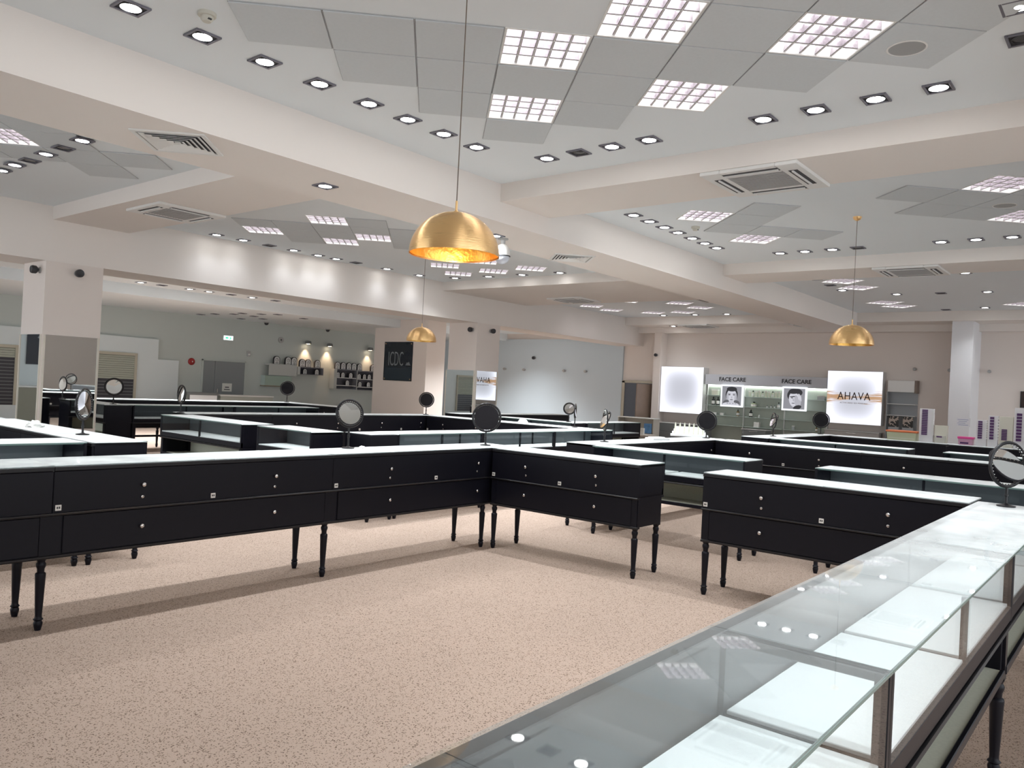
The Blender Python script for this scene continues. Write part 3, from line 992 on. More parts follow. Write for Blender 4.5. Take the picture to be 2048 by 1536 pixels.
table_mirror('narrow oval looking mirror turned sideways on the left black counter', 3.02, 7.33, to_cam(3, 7.3) + 63, 3)
table_mirror('round mirror facing the viewer on the black counter beside the left pillar', 5.98, 13.4, to_cam(5.9, 13.2), 8, 0.14, 0.15)
table_mirror('mirror seen nearly edge on, left of the grey door', 5.85, 10.95, to_cam(5.8, 10.8) - 72, 8, 0.13, 0.14, ring_az=to_cam(5.8, 10.8) - 66)
table_mirror('small dark mirror back under the glass wall shelf', 11.05, 15.82, to_cam(11, 15.5) + 180, 0, 0.16, 0.17)
table_mirror('round mirror with a bright lamp reflection, left of the corner mirror', 4.50, 5.50, -110.5, 16.7, 0.118, 0.19, ring_el=8)
table_mirror('large dark mirror back at the corner of the front drawer row', 6.14, 5.32, to_cam(6.1, 5.3) + 180, 0, 0.142, 0.145)
table_mirror('small dark mirror back before the pillar with mirrors', 10.86, 10.98, to_cam(10.8, 10.9) + 180, 0, 0.14, 0.15)
table_mirror('small mirror facing the viewer before the pale wall panel', 12.52, 8.75, to_cam(12.5, 8.7), 6, 0.11, 0.15)
table_mirror('thin edge-on mirror at the right end of the middle square', 10.85, 7.46, to_cam(10.8, 7.4) + 84, 10, 0.12, 0.15)
table_mirror('edge-on mirror on the dark counter end left of the white boxes', 8.25, 5.22, to_cam(8.2, 5.2) - 70, 25, 0.13, 0.14, ring_az=to_cam(8.2, 5.2) - 78)
table_mirror('dark mirror back in front of the white tester tray', 10.99, 5.17, to_cam(10.9, 5.1) + 180, 2, 0.14, 0.12)
table_mirror('edge-on mirror before the lower face care shelves', 13.35, 5.05, to_cam(13.3, 5.0) - 68, 30, 0.13, 0.14, ring_az=to_cam(13.3, 5.0) - 72)
table_mirror('dark mirror back below the brown lettered lightbox', 15.9, 5.07, to_cam(15.9, 5.0) + 180, 0, 0.15, 0.13)
table_mirror('tilted mirror at the right photo edge, plate swung in its ring', 6.00, 0.72, to_cam(6, 0.7) + 48, 40, 0.142, 0.13, ring_az=to_cam(6, 0.7) + 48, ring_el=0)

# ------------------------------------------------------------------ gold pendants


def pendant(label, x, y, zr, d, lit):
    r = d / 2
    t = thing('pendant_lamp', label, 'pendant lamp', (x, y, zr))
    prof = [(r * math.cos(R(a)), r * 0.95 * math.sin(R(a))) for a in range(0, 87, 4)] + [(0.012, r * 0.952)]
    inn = [((r - 0.004) * math.cos(R(a)), (r * 0.95 - 0.004) * math.sin(R(a))) for a in range(86, -1, -6)]
    mb = MB().lathe(prof, 64, 0, caps=False)
    mb.lathe(inn, 64, 1, caps=False)
    mb.lathe([(r - 0.004, 0), (r, 0)], 64, 0, caps=False)
    GI = mat('gold_lining', (0.92, 0.55, 0.14), 0.33, 0.95, bump=0.25, bscale=40)
    ob('shade', mb.mesh('shade', [GOLD, GI]), t)
    h = CZ - zr
    ob('cord', MB().lathe([(0.0032, r + 0.05), (0.0032, h - 0.03)], 8).mesh('cord', [mat('cord_brown', (0.17, 0.13, 0.10), 0.6)]), t)
    ob('cap', MB().lathe([(0.016, r * 0.95 - 0.01), (0.016, r * 0.95 + 0.006), (0.007, r * 0.95 + 0.012), (0.007, r + 0.055)], 16).mesh('cap', [GOLD]), t)
    ob('ceiling_rose', MB().lathe([(0.012, h - 0.05), (0.04, h - 0.035), (0.052, h - 0.012), (0.052, h)], 24).mesh('ceiling_rose', [GOLD]), t)
    ob('bulb_socket', MB().lathe([(0.02, r * 0.95 - 0.012), (0.02, r * 0.95 - 0.08)], 14).mesh('bulb_socket', [DARK]), t)
    bm_ = emat('warm_bulb', (1.0, 0.70, 0.30), 14.0) if lit else mat('dead_bulb', (0.7, 0.68, 0.6), 0.2)
    zb = r * 0.95 - 0.08
    ob('bulb', MB().lathe([(0.013, zb), (0.02, zb - 0.02), (0.03, zb - 0.045), (0.026, zb - 0.07), (0.0, zb - 0.085)], 16).mesh('bulb', [bm_]), t)
    if lit:
        L = bpy.data.lights.new('bulb_light', 'POINT')
        L.energy = 1.3
        L.color = (1.0, 0.70, 0.36)
        L.shadow_soft_size = 0.035
        o = bpy.data.objects.new('bulb_light', L)
        COL.objects.link(o)
        o.parent = t
        o.location = (0, 0, zb - 0.12)


pendant('big gold dome pendant hanging in the photo centre', 3.37, 3.24, 2.365, 0.535, True)
pendant('gold dome pendant at the right, hanging before the far lettered lightbox', 10.50, 3.02, 2.365, 0.535, False)
pendant('small looking gold dome pendant before the dark poster', 10.15, 10.48, 2.37, 0.55, False)

# ------------------------------------------------------------------ wall spots on the pillars


def wall_spot(label, x, y, z, az, r=0.06, dark=True):
    t = thing('wall_spotlight', label, 'spotlight', (x, y, z), R(az), 'small wall spots')
    m1 = mat('spot_black', (0.03, 0.03, 0.035), 0.4) if dark else PLASTIC
    Mx = Matrix.Rotation(PI / 2, 4, 'Y')
    ob('bracket', MB().lathe([(r * 0.8, 0), (r * 0.8, 0.012), (r * 0.25, 0.02), (r * 0.25, 0.05)], 18, 0, Mx).mesh('bracket', [PLASTIC]), t)
    ob('lamp_head', MB().lathe([(r * 0.5, 0.03), (r, 0.06), (r * 1.05, 0.11), (r * 0.9, 0.13), (r * 0.6, 0.125)], 18, 0, Mx).mesh('lamp_head', [m1]), t)


wall_spot('black round spot high on the shaded side of the left pillar', 4.72, 13.25, 3.03, 180)
wall_spot('black round spot high on the front of the left pillar', 5.17, 13.04, 3.03, -90)
wall_spot('black round spot on the side face of the second pillar', 14.53, 13.2, 2.99, 180)
wall_spot('black round spot on the front face of the second pillar', 15.03, 13.04, 3.0, -90)
wall_spot('black square looking spot on the far pillar near the blank lightbox', 22.3, 12.3, 2.87, 180, 0.05)
for k, (y, z) in enumerate([(18.8, 2.29), (17.88, 2.28), (16.08, 2.285), (15.18, 2.29)]):
    wall_spot('%s grey spot from the left on the pale far wall panel' % ORD[k], X1 - 0.06, y, z, 180, 0.045, False)
wall_spot('black spot highest on the pale far wall panel', X1 - 0.06, 17.45, 2.72, 180, 0.055)
for k, (y, z) in enumerate([(4.89, 2.62), (4.08, 2.61), (3.2, 2.6)]):
    wall_spot('%s pale knob like spot on the wall right of the lettered lightbox' % ORD[k], X1, y, z, 180, 0.04, False)

# ------------------------------------------------------------------ far wall: doors, lightboxes, shelves
FX = X1
d1 = bpy.data.objects.new('door_1', None)
COL.objects.link(d1)
d1['kind'] = 'structure'
ob('door_frame', MB().box(FX - 0.10, 13.62, 0, FX - 0.061, 13.72, 2.02).box(FX - 0.10, 12.44, 0, FX - 0.03, 12.52, 2.02).box(FX - 0.10, 12.44, 1.96, FX - 0.061, 13.72, 2.04).mesh('door_frame', [CREAM]), d1)
ob('door_opening', MB().box(FX - 0.068, 12.52, 0, FX - 0.062, 13.62, 1.96).mesh('door_opening', [mat('hall_beyond', (0.13, 0.15, 0.18), 0.9)]), d1)
lf = ob('door_leaf', MB().box(0, 0, 0.01, 0.86, 0.04, 1.93).mesh('door_leaf', [BROWN], 0.004), d1, (FX - 0.11, 12.54, 0), (0, 0, R(171)))
ob('handle', MB().box(0.76, -0.03, 0.98, 0.80, 0.0, 1.02).box(0.68, -0.045, 0.99, 0.80, -0.03, 1.01).mesh('handle', [STEEL]), lf)


def lightbox(label, yc, zc, wd, hg, depth, face_mat, name='lightbox', x=None):
    x = FX if x is None else x
    t = thing(name, label, 'lightbox', (x - depth - 0.004, yc, zc), -PI / 2)
    ob('case', MB().box(-wd / 2, 0.012, -hg / 2, wd / 2, depth, hg / 2).mesh('case', [WFRAME], 0.004), t)
    ob('lit_face', MB().box(-wd / 2 + 0.01, 0.0, -hg / 2 + 0.01, wd / 2 - 0.01, 0.012, hg / 2 - 0.01).mesh('lit_face', [face_mat]), t)
    return t


lightbox('blank white glowing lightbox left of the face care shelves', 11.42, 1.80, 1.45, 1.44, 0.36, edge_lit_mat('edge_lit_blank', 0.73, 0.73))
lb = lightbox('white glowing lightbox with brown brush strokes and brown lettering', 6.31, 1.80, 1.43, 1.44, 0.30, edge_lit_mat('edge_lit_brown', 0.71, 0.72, True))
BRN = mat('brown_letters', (0.045, 0.022, 0.014), 0.6)
ob('lettering', text_mesh('AHAVA', 0.30, BRN, 0.004, 1.1), lb, (0, -0.006, 0.03), (PI / 2, 0, 0)).scale.x = 0.80
ob('small_lettering', text_mesh('ACTIVE DEAD SEA MINERALS', 0.050, mat('tan_letters', (0.25, 0.17, 0.12), 0.6), 0.003, 1.1), lb, (0, -0.005, -0.15), (PI / 2, 0, 0))

# shelf wall
t = thing('shelf_wall', 'pale green back-lit shelf wall with a white header reading FACE CARE twice', 'shelving', (FX - 0.30, 10.66, 0), -PI / 2)
Wd = 3.62
ob('header', MB().box(0, 0, 2.01, Wd, 0.28, 2.32).mesh('header', [mat('header_white', (0.55, 0.56, 0.60), 0.5)], 0.004), t)
ob('lettering', text_mesh('FACE CARE', 0.165, INK, 0.004, 1.0, offset=0.003), t, (0.87, -0.005, 2.175), (PI / 2, 0, 0))
ob('lettering', text_mesh('FACE CARE', 0.165, INK, 0.004, 1.0, offset=0.003), t, (2.78, -0.005, 2.175), (PI / 2, 0, 0))
GRN = mat('shelf_back_green', (0.45, 0.50, 0.44), 0.6, noise=0.05, nscale=2)
ob('back_panel', MB().box(0, 0.25, 0.2, Wd, 0.28, 2.01).mesh('back_panel', [GRN]), t)
for q in (0.0, 1.18, 2.40, Wd - 0.02):
    ob('upright', MB().box(q, 0.18, 0.2, q + 0.02, 0.25, 2.01).mesh('upright', [WFRAME]), t)
SG = mat('shelf_glass', (0.50, 0.60, 0.56), 0.15, spec=0.7)
SHZ = [0.80, 1.09, 1.39, 1.69]
for z in SHZ:
    for a, b in ((0.02, 1.18), (1.20, 2.40), (2.42, Wd - 0.02)):
        ob('shelf', MB().box(a, 0.03, z - 0.012, b, 0.25, z).mesh('shelf', [SG]), t)
ob('light_strip', MB().box(0.03, 0.20, 1.985, Wd - 0.03, 0.24, 2.005).mesh('light_strip', [emat('shelf_strip', (0.95, 1.0, 0.93), 5.0)]), t)


def portrait(label, yc, zc, wd, hg, kind):
    p = thing('portrait_lightbox', label, 'poster', (FX - 0.36, yc, zc), -PI / 2, 'lit portrait prints on the shelf wall')
    ob('lit_border', MB().box(-wd / 2, 0, -hg / 2, wd / 2, 0.05, hg / 2).mesh('lit_border', [emat('print_white', (0.93, 0.96, 1.0), 0.62)]), p)
    g = [emat('print_%d' % k, (v, v, v * 1.10), 0.5) for k, v in enumerate((0.05, 0.15, 0.33, 0.52, 0.72))]
    mb = MB()
    a, b = wd / 2 - 0.05, hg / 2 - 0.05
    mb.box(-a, -0.003, -b, a, 0, b, 2)

    def blob(cx, cz, rx, rz, mi, lay, rot=0.0, a0=0, a1=360):
        pts = []
        for k in range(21):
            q = R(a0 + (a1 - a0) * k / 20)
            u, v = rx * math.cos(q), rz * math.sin(q)
            pts.append((min(a, max(-a, cx + u * math.cos(rot) - v * math.sin(rot))), min(b, max(-b, cz + u * math.sin(rot) + v * math.cos(rot)))))
        mb.prism(pts, -0.003 - 0.0006 * lay, -0.003 - 0.0006 * (lay - 1), 'y', mi)
    if kind == 0:      # head seen from the front, chin on hands
        blob(0, 0.04, 0.19, 0.235, 0, 1)
        blob(0, -0.02, 0.165, 0.215, 4, 2)
        blob(0, 0.20, 0.16, 0.07, 0, 3)
        blob(-0.125, -0.04, 0.035, 0.15, 3, 3)
        blob(0.125, -0.04, 0.035, 0.15, 3, 3)
        blob(0, -0.20, 0.09, 0.03, 3, 3)
        for s in (-1, 1):
            blob(s * 0.07, 0.03, 0.035, 0.013, 0, 3)
            blob(s * 0.07, 0.062, 0.042, 0.008, 1, 3)
        blob(0.005, -0.05, 0.018, 0.035, 3, 3)
        blob(0, -0.115, 0.05, 0.013, 1, 3)
        blob(-0.17, -0.19, 0.10, 0.06, 1, 4, 0.4)
        blob(0.17, -0.19, 0.10, 0.06, 1, 4, -0.4)
        blob(-0.02, -0.26, 0.26, 0.07, 4, 5)
        for q in (-0.12, -0.04, 0.05, 0.13):
            blob(q, -0.225, 0.03, 0.012, 2, 6)
    else:              # head bowed, hand raised to the brow
        blob(0.03, 0.18, 0.20, 0.12, 0, 1)
        blob(-0.10, 0.10, 0.10, 0.13, 0, 1)
        blob(0.0, -0.02, 0.145, 0.22, 4, 2, 0.15)
        blob(0.0, 0.20, 0.165, 0.06, 0, 3, 0.1)
        blob(0.07, -0.06, 0.06, 0.16, 3, 3, 0.15)
        blob(-0.03, 0.06, 0.10, 0.014, 0, 3, 0.12)
        blob(-0.06, 0.025, 0.03, 0.012, 0, 3)
        blob(-0.02, -0.03, 0.02, 0.05, 3, 3, 0.2)
        blob(-0.02, -0.125, 0.045, 0.012, 1, 3)
        blob(0.15, -0.02, 0.05, 0.17, 3, 4, 0.1)
        for q in (0, 1, 2):
            blob(0.12 + 0.035 * q, 0.06 - 0.02 * q, 0.014, 0.09, 4, 5, 0.15)
        blob(0.10, -0.24, 0.12, 0.06, 0, 6, 0.3)
    ob('print', mb.mesh('print', g), p)


portrait('black and white portrait print, face to the front, on the shelf wall', 9.76, 1.69, 0.70, 0.66, 0)
portrait('black and white portrait print, head bowed, on the shelf wall', 7.90, 1.69, 0.70, 0.68, 1)

# bottles and jars on the shelf wall
BM = {'dark': mat('dark_bottle', (0.02, 0.022, 0.02), 0.2), 'pale': mat('pale_bottle', (0.62, 0.64, 0.52), 0.4), 'white': mat('white_carton', (0.72, 0.72, 0.68), 0.5),
      'green': mat('green_jar', (0.42, 0.50, 0.30), 0.35), 'amber': mat('amber_bottle', (0.26, 0.19, 0.08), 0.25), 'clear': mat('clear_pack', (0.40, 0.44, 0.44), 0.25)}
LABM = mat('bottle_label', (0.78, 0.78, 0.74), 0.6)


def bottle(x, y, z, label, kind, h=0.2, r=0.035):
    t = thing('bottle', label, 'bottle', (x, y, z), -PI / 2, 'bottles on the shelf wall')
    ob('body', MB().lathe([(r * 0.95, 0), (r, 0.01), (r, h * 0.62), (r * 0.6, h * 0.72), (r * 0.36, h * 0.76)], 14).mesh('body', [BM[kind]]), t)
    ob('cap', MB().lathe([(r * 0.42, h * 0.75), (r * 0.42, h * 0.92), (r * 0.3, h)], 12).mesh('cap', [BM['dark'] if kind != 'white' else PLASTIC]), t)
    ob('paper_label', MB().lathe([(r * 1.02, h * 0.15), (r * 1.02, h * 0.52)], 14, caps=False).mesh('paper_label', [LABM]), t)


def carton(x, y, z, label, kind, w_=0.062, h=0.18, cat='carton'):
    t = thing('carton', label, cat, (x, y, z), -PI / 2, 'cartons on the shelf wall')
    ob('box', MB().box(-w_ / 2, -w_ * 0.35, 0, w_ / 2, w_ * 0.35, h).mesh('box', [BM[kind]], 0.003), t)
    ob('lid', MB().box(-w_ / 2 - 0.002, -w_ * 0.36, h * 0.82, w_ / 2 + 0.002, w_ * 0.36, h + 0.002).mesh('lid', [LABM]), t)


BX = FX - 0.17
for k, y in enumerate((10.42, 10.27)):
    bottle(BX, y, 1.39, ['left', 'right'][k] + ' dark bottle of the pair left of the front facing portrait', 'dark', 0.25, 0.05)
carton(BX, 10.36, 1.69, 'square pale pack on the top shelf left of the first portrait', 'pale', 0.20, 0.17)
for k in range(11):
    yy = 9.28 - k * 0.098
    (bottle if k % 3 == 1 else carton)(BX, yy, 1.69, '%s pale pack from the left on the top shelf between the portraits' % ORD[k], 'pale', h=0.19 if k % 2 else 0.17)
bottle(BX, 9.14, 1.39, 'green squat jar on the second shelf between the portraits', 'green', 0.16, 0.085)
for k, y in enumerate((8.74, 8.62, 8.52)):
    bottle(BX, y, 1.39, '%s tiny vial from the left, second shelf near the bowed portrait' % ORD[k], 'clear', 0.08, 0.022)
bottle(BX, 8.40, 1.39, 'dark capped clear bottle left of the bowed head portrait', 'clear', 0.18, 0.04)
bottle(BX, 9.62, 1.09, 'amber bottle on the third shelf under the front facing portrait', 'amber', 0.20, 0.045)
bottle(BX, 9.22, 1.09, 'dark bottle with a white label on the third shelf', 'dark', 0.22, 0.05)
bottle(BX, 8.97, 1.09, 'tiny white bottle right of the labelled dark bottle', 'white', 0.10, 0.022)
for k, y in enumerate((10.47, 10.35, 10.12)):
    carton(BX, y, 1.09, '%s low white pot from the left on the third shelf' % ORD[k], 'white', 0.10, 0.07, 'pot')
carton(BX, 9.02, 0.80, 'white box with a grey lid above the grey drawer block', 'white', 0.16, 0.15)
carton(BX, 7.37, 1.09, 'lone dark carton on the third shelf near the lettered lightbox', 'clear', 0.07, 0.17)
carton(BX, 7.95, 0.80, 'small dark carton low beside the edge-on mirror', 'clear', 0.07, 0.12)
bottle(BX, 7.3, 0.80, 'small amber bottle low near the lettered lightbox', 'amber', 0.15, 0.03)
carton(BX, 7.2, 1.69, 'pale box on the top shelf right of the bowed head portrait', 'clear', 0.20, 0.12)


def drawer_block(label, y0, y1, z1, x=FX - 0.8, dep=0.42, n=2, mm=None):
    mm = mm or GREYD
    t = thing('drawer_block', label, 'cabinet', (x, y1, 0), -PI / 2)
    L = y1 - y0
    ob('body', MB().box(0, 0.02, 0.02, L, dep, z1 - 0.02).mesh('body', [mm], 0.004), t)
    ob('top', MB().box(-0.01, 0, z1 - 0.02, L + 0.01, dep, z1).mesh('top', [mat('drawer_top', (0.55, 0.55, 0.54), 0.4)], 0.003), t)
    hh = (z1 - 0.06) / n
    for k in range(n):
        dr = ob('drawer', MB().box(0.01, 0, 0.03 + hh * k, L - 0.01, 0.019, 0.02 + hh * (k + 1)).mesh('drawer', [mm], 0.003), t)
        ob('handle', MB().box(L / 2 - 0.12, -0.012, hh * (k + 1) - 0.005, L / 2 + 0.12, 0.0, hh * (k + 1) + 0.005).mesh('handle', [STEEL]), dr)


drawer_block('grey drawer block under the blank lightbox', 10.33, 11.89, 0.77, n=3)
drawer_block('grey drawer block under the first portrait', 8.50, 9.22, 0.755)
drawer_block('pale grey low cabinet under the lettered lightbox', 5.6, 7.0, 0.9, x=FX - 0.45, dep=0.4, mm=mat('pale_cabinet', (0.45, 0.43, 0.41), 0.5))
t = thing('wall_shelf', 'narrow grey shelf unit right of the lettered lightbox, two small pictures on it', 'shelving', (FX - 0.28, 5.47, 0), -PI / 2)
GS = mat('shelf_grey', (0.36, 0.38, 0.40), 0.5)
ob('header', MB().box(0, 0, 2.0, 0.64, 0.26, 2.30).mesh('header', [WFRAME], 0.004), t)
ob('header_end', MB().box(0.64, 0.0, 1.98, 0.70, 0.26, 2.31).mesh('header_end', [mat('wood_end', (0.23, 0.18, 0.15), 0.6)]), t)
ob('back_panel', MB().box(0, 0.24, 0.5, 0.68, 0.27, 2.0).mesh('back_panel', [GS]), t)
for z in (1.0, 1.39, 1.69):
    ob('shelf', MB().box(0, 0.0, z - 0.015, 0.68, 0.24, z).mesh('shelf', [WFRAME]), t)
ob('side', MB().box(-0.02, 0, 0.5, 0, 0.26, 2.0).mesh('side', [GS]), t)
for k, y in enumerate((5.27, 4.93)):
    p = thing('small_picture', ['left', 'right'][k] + ' small dark patterned picture on the narrow shelf unit', 'picture', (FX - 0.36, y, 1.0), -PI / 2)
    pm = mat('pattern_print', (0.30, 0.24, 0.20), 0.5)
    nt = pm.node_tree
    if k == 0:
        v = nt.nodes.new('ShaderNodeTexVoronoi')
        v.inputs['Scale'].default_value = 26
        c = nt.nodes.new('ShaderNodeValToRGB')
        c.color_ramp.interpolation = 'CONSTANT'
        c.color_ramp.elements[0].color = (0.02, 0.02, 0.02, 1)
        c.color_ramp.elements[1].position = 0.55
        c.color_ramp.elements[1].color = (0.45, 0.38, 0.33, 1)
        tc = nt.nodes.new('ShaderNodeTexCoord')
        sp = nt.nodes.new('ShaderNodeSeparateColor')
        nt.links.new(tc.outputs['Object'], v.inputs['Vector'])
        nt.links.new(v.outputs['Color'], sp.inputs[0])
        nt.links.new(sp.outputs[0], c.inputs[0])
        nt.links.new(c.outputs[0], nt.nodes['Principled BSDF'].inputs['Base Color'])
    ob('print', MB().box(-0.12, 0, 0.08, 0.12, 0.012, 0.36).mesh('print', [pm]), p)
    ob('stand', MB().box(-0.13, -0.004, 0.0, 0.13, 0.03, 0.08).mesh('stand', [GS]), p)

# cream open shelf and sample table left of the drawers
t = thing('open_cabinet', 'low cream open cabinet before the brown door', 'cabinet', (21.2, 12.95, 0), -PI / 2)
CB = mat('cream_board', (0.50, 0.47, 0.41), 0.6)
ob('back', MB().box(0, 0.36, 0.05, 1.25, 0.38, 0.86).mesh('back', [CB]), t)
for q in (0, 1.23):
    ob('side', MB().box(q, 0, 0, q + 0.02, 0.36, 0.86).mesh('side', [CB]), t)
ob('top', MB().box(-0.01, -0.01, 0.86, 1.26, 0.38, 0.885).mesh('top', [WFRAME]), t)
ob('shelf', MB().box(0.02, 0.01, 0.38, 1.23, 0.36, 0.40).mesh('shelf', [CB]), t)
ob('blue_panel', MB().box(0.93, 0.0, 0.42, 1.19, 0.02, 0.72).mesh('blue_panel', [mat('blue_print', (0.10, 0.26, 0.50), 0.5, noise=0.7, nscale=7)]), t, label='blue printed panel')
t = thing('sample_table', 'low beige table holding small bottles and boxes', 'table', (19.9, 12.7, 0), -PI / 2)
ob('table_top', MB().box(0, 0, 0.40, 1.5, 0.6, 0.44).mesh('table_top', [mat('beige_top', (0.55, 0.50, 0.44), 0.5)], 0.004), t)
ob('apron', MB().box(0.02, 0.02, 0.30, 1.48, 0.58, 0.40).mesh('apron', [mat('beige_apron', (0.30, 0.27, 0.24), 0.5)]), t)
for a in (0.05, 1.45):
    for b in (0.05, 0.55):
        ob('leg', MB().box(a - 0.025, b - 0.025, 0, a + 0.025, b + 0.025, 0.30).mesh('leg', [CB]), t)
bottle(20.1, 12.3, 0.44, 'slim dark bottle on the low beige table', 'dark', 0.25, 0.03)
bottle(20.15, 12.1, 0.44, 'slim white bottle on the low beige table', 'white', 0.22, 0.035)
carton(20.1, 11.78, 0.44, 'left cream box on the low beige table', 'white', 0.14, 0.20)
carton(20.1, 11.45, 0.44, 'right cream box on the low beige table', 'white', 0.12, 0.18)
t = thing('wall_notice', 'small white paper on the far wall left of the drawer block', 'paper', (22.29, 12.3, 0.58), -PI / 2)
ob('sheet', MB().box(-0.1, 0, -0.1, 0.1, 0.006, 0.12).mesh('sheet', [LABM]), t)

TX, TY = 11.0, 5.45
# white tester tray in steps on the second square's corner
t = thing('tester_tray', 'stepped white tester tray with rows of small pale bottles behind the dark mirror', 'display tray', (TX, TY, 0.993), R(-57))
for k in range(4):
    ob('step', MB().box(-0.28 + 0.03 * k, -0.02 + 0.07 * k, 0.0, 0.28 - 0.02 * k, 0.05 + 0.07 * k, 0.035 + 0.035 * k).mesh('step', [WHITE], 0.003), t)
for k in range(4):
    for q in range(7):
        x, y = -0.22 + q * 0.07 + 0.01 * k, 0.015 + 0.07 * k
        a = R(-57)
        n = thing('tester_bottle', '%s tiny bottle from the left, %s row from the front, in the white tester tray' % (ORD[q], ORD[k]), 'bottle',
                  (TX + x * math.cos(a) - y * math.sin(a), TY + x * math.sin(a) + y * math.cos(a), 0.993 + 0.035 + 0.035 * k), 0, 'testers in the white tray')
        n.data = None
        me = bpy.data.meshes.get('tester_bottle_mesh')
        if me is None:
            me = MB().lathe([(0.012, 0), (0.012, 0.035), (0.006, 0.042), (0.006, 0.06), (0, 0.062)], 8).mesh('tester_bottle_mesh', [BM['pale']])
        ob('body', me, n)

# objects on the far black counter
OX = 15.92
OZ = 0.993
WT = mat('white_tower', (0.80, 0.78, 0.80), 0.4)
PUR = mat('purple_swatch', (0.085, 0.022, 0.12), 0.4)
MILK = mat('milky_acrylic', (0.70, 0.68, 0.58), 0.35)


def tower(label, yc, wd, z1, rows, mi=WT, z0=0.13, bar=0.4, side=True, top_frac=1.0):
    t = thing('swatch_tower', label, 'display tower', (OX, yc, OZ), -PI / 2)
    h = z1 - OZ
    ob('body', MB().box(-wd / 2, 0.03, 0, wd / 2, 0.12, h).mesh('body', [mi], 0.003), t)
    hh = h * top_frac
    dz = (hh - z0 - 0.01) / rows
    for k in range(rows):
        ob('purple_swatch', MB().box(-wd / 2 + wd * 0.18, 0.012, z0 + dz * k, -wd / 2 + wd * (0.18 + bar), 0.03, z0 + dz * (k + 0.78)).mesh('purple_swatch', [PUR]), t, label='purple strip')
        if side:
            ob('side_tab', MB().box(wd / 2 - 0.03, 0.018, z0 + dz * k, wd / 2 + 0.012, 0.03, z0 + dz * (k + 0.5)).mesh('side_tab', [WFRAME]), t)


tower('tall white tower with many purple strips, left of the bright column', 3.21, 0.23, 1.60, 15)
tower('lowest white tower with purple strips right of the pink tub', 2.335, 0.16, 1.45, 8)
tower('white tower with purple strips second right of the pink tub', 2.16, 0.15, 1.535, 8)
tower('milky tower with purple strips only on its lower half', 1.965, 0.20, 1.53, 7, MILK, top_frac=0.62, side=False)
tower('tallest purple striped tower at the right photo edge', 1.755, 0.19, 1.69, 9, top_frac=0.9)
t = thing('plastic_tub', 'clear box with an orange lid on the far black counter', 'storage box', (OX - 0.02, 3.61, OZ), -PI / 2)
ob('body', MB().prism([(-0.24, 0), (0.24, 0), (0.255, 0.145), (-0.255, 0.145)], 0.0, 0.30, 'y').mesh('body', [mat('pale_tub', (0.52, 0.54, 0.36), 0.3)], 0.006), t)
ob('lid', MB().box(-0.27, -0.012, 0.145, 0.27, 0.312, 0.18).mesh('lid', [mat('orange_lid', (0.75, 0.20, 0.07), 0.35)], 0.008), t, label='orange lid')
ob('rim', MB().box(-0.22, -0.004, 0.03, 0.22, 0.0, 0.045).mesh('rim', [mat('tub_rim', (0.62, 0.60, 0.50), 0.4)]), t)
t = thing('plastic_tub', 'small pink lidded tub at the foot of the bright column', 'storage box', (OX, 2.57, OZ), -PI / 2)
PK = mat('pink_lid', (0.72, 0.05, 0.28), 0.35)
ob('body', MB().prism([(-0.105, 0), (0.105, 0), (0.115, 0.11), (-0.115, 0.11)], 0.0, 0.18, 'y').mesh('body', [mat('pink_tub', (0.60, 0.33, 0.46), 0.3)], 0.005), t)
ob('lid', MB().box(-0.125, -0.008, 0.105, 0.125, 0.19, 0.145).mesh('lid', [PK], 0.006), t, label='bright pink lid')
ob('sticker', MB().box(-0.08, -0.004, 0.02, 0.05, 0.0, 0.05).mesh('sticker', [PUR]), t)
t = thing('acrylic_stand', 'small milky stand with a dark label beside the tall purple tower', 'display stand', (OX, 2.97, OZ), -PI / 2)
ob('body', MB().box(-0.105, 0.04, 0, 0.105, 0.14, 0.315).mesh('body', [MILK], 0.006), t)
ob('holder', MB().box(-0.09, 0.0, 0, 0.08, 0.04, 0.13).mesh('holder', [mat('clear_holder', (0.60, 0.58, 0.52), 0.2)], 0.003), t)
ob('print', MB().box(-0.06, -0.003, 0.10, 0.03, 0.0, 0.125).mesh('print', [PUR]), t)
t = thing('column_notice', 'white paper with blue handwriting taped to the bright column', 'paper', (21.6, 3.55, 1.22), -PI / 2)
ob('sheet', MB().box(-0.15, -0.004, 0, 0.15, 0, 0.20).mesh('sheet', [mat('notice_white', (0.78, 0.78, 0.82), 0.7)]), t)
BI = mat('blue_ink', (0.12, 0.16, 0.42), 0.7)
for k in range(4):
    ob('ink_line', MB().box(-0.12 + 0.02 * (k % 2), -0.006, 0.155 - 0.042 * k, 0.11 - 0.03 * (k % 3), -0.004, 0.163 - 0.042 * k).mesh('ink_line', [BI]), t)
t = thing('wall_screen', 'dark wall screen cut by the right photo edge', 'screen', (FX, 2.2, 1.74), -PI / 2)
ob('bezel', MB().box(-0.33, -0.05, 0, 0.33, 0, 0.40).mesh('bezel', [INK], 0.006), t)
ob('panel', MB().box(-0.31, -0.053, 0.02, 0.31, -0.05, 0.38).mesh('panel', [mat('dark_screen', (0.03, 0.015, 0.012), 0.15)]), t)

# ------------------------------------------------------------------ back wall
BY = Y1
poly = [(-1.0, 0), (12.15, 0), (12.15, 1.91), (11.5, 1.91), (11.5, 2.50), (-1.0, 2.62)]
struct('wall_panel_stepped', MB().prism(poly, BY - 0.10, BY - 0.001, 'y'), mat('stepped_panel_paint', (0.70, 0.76, 0.77), 0.8, spec=0.2))


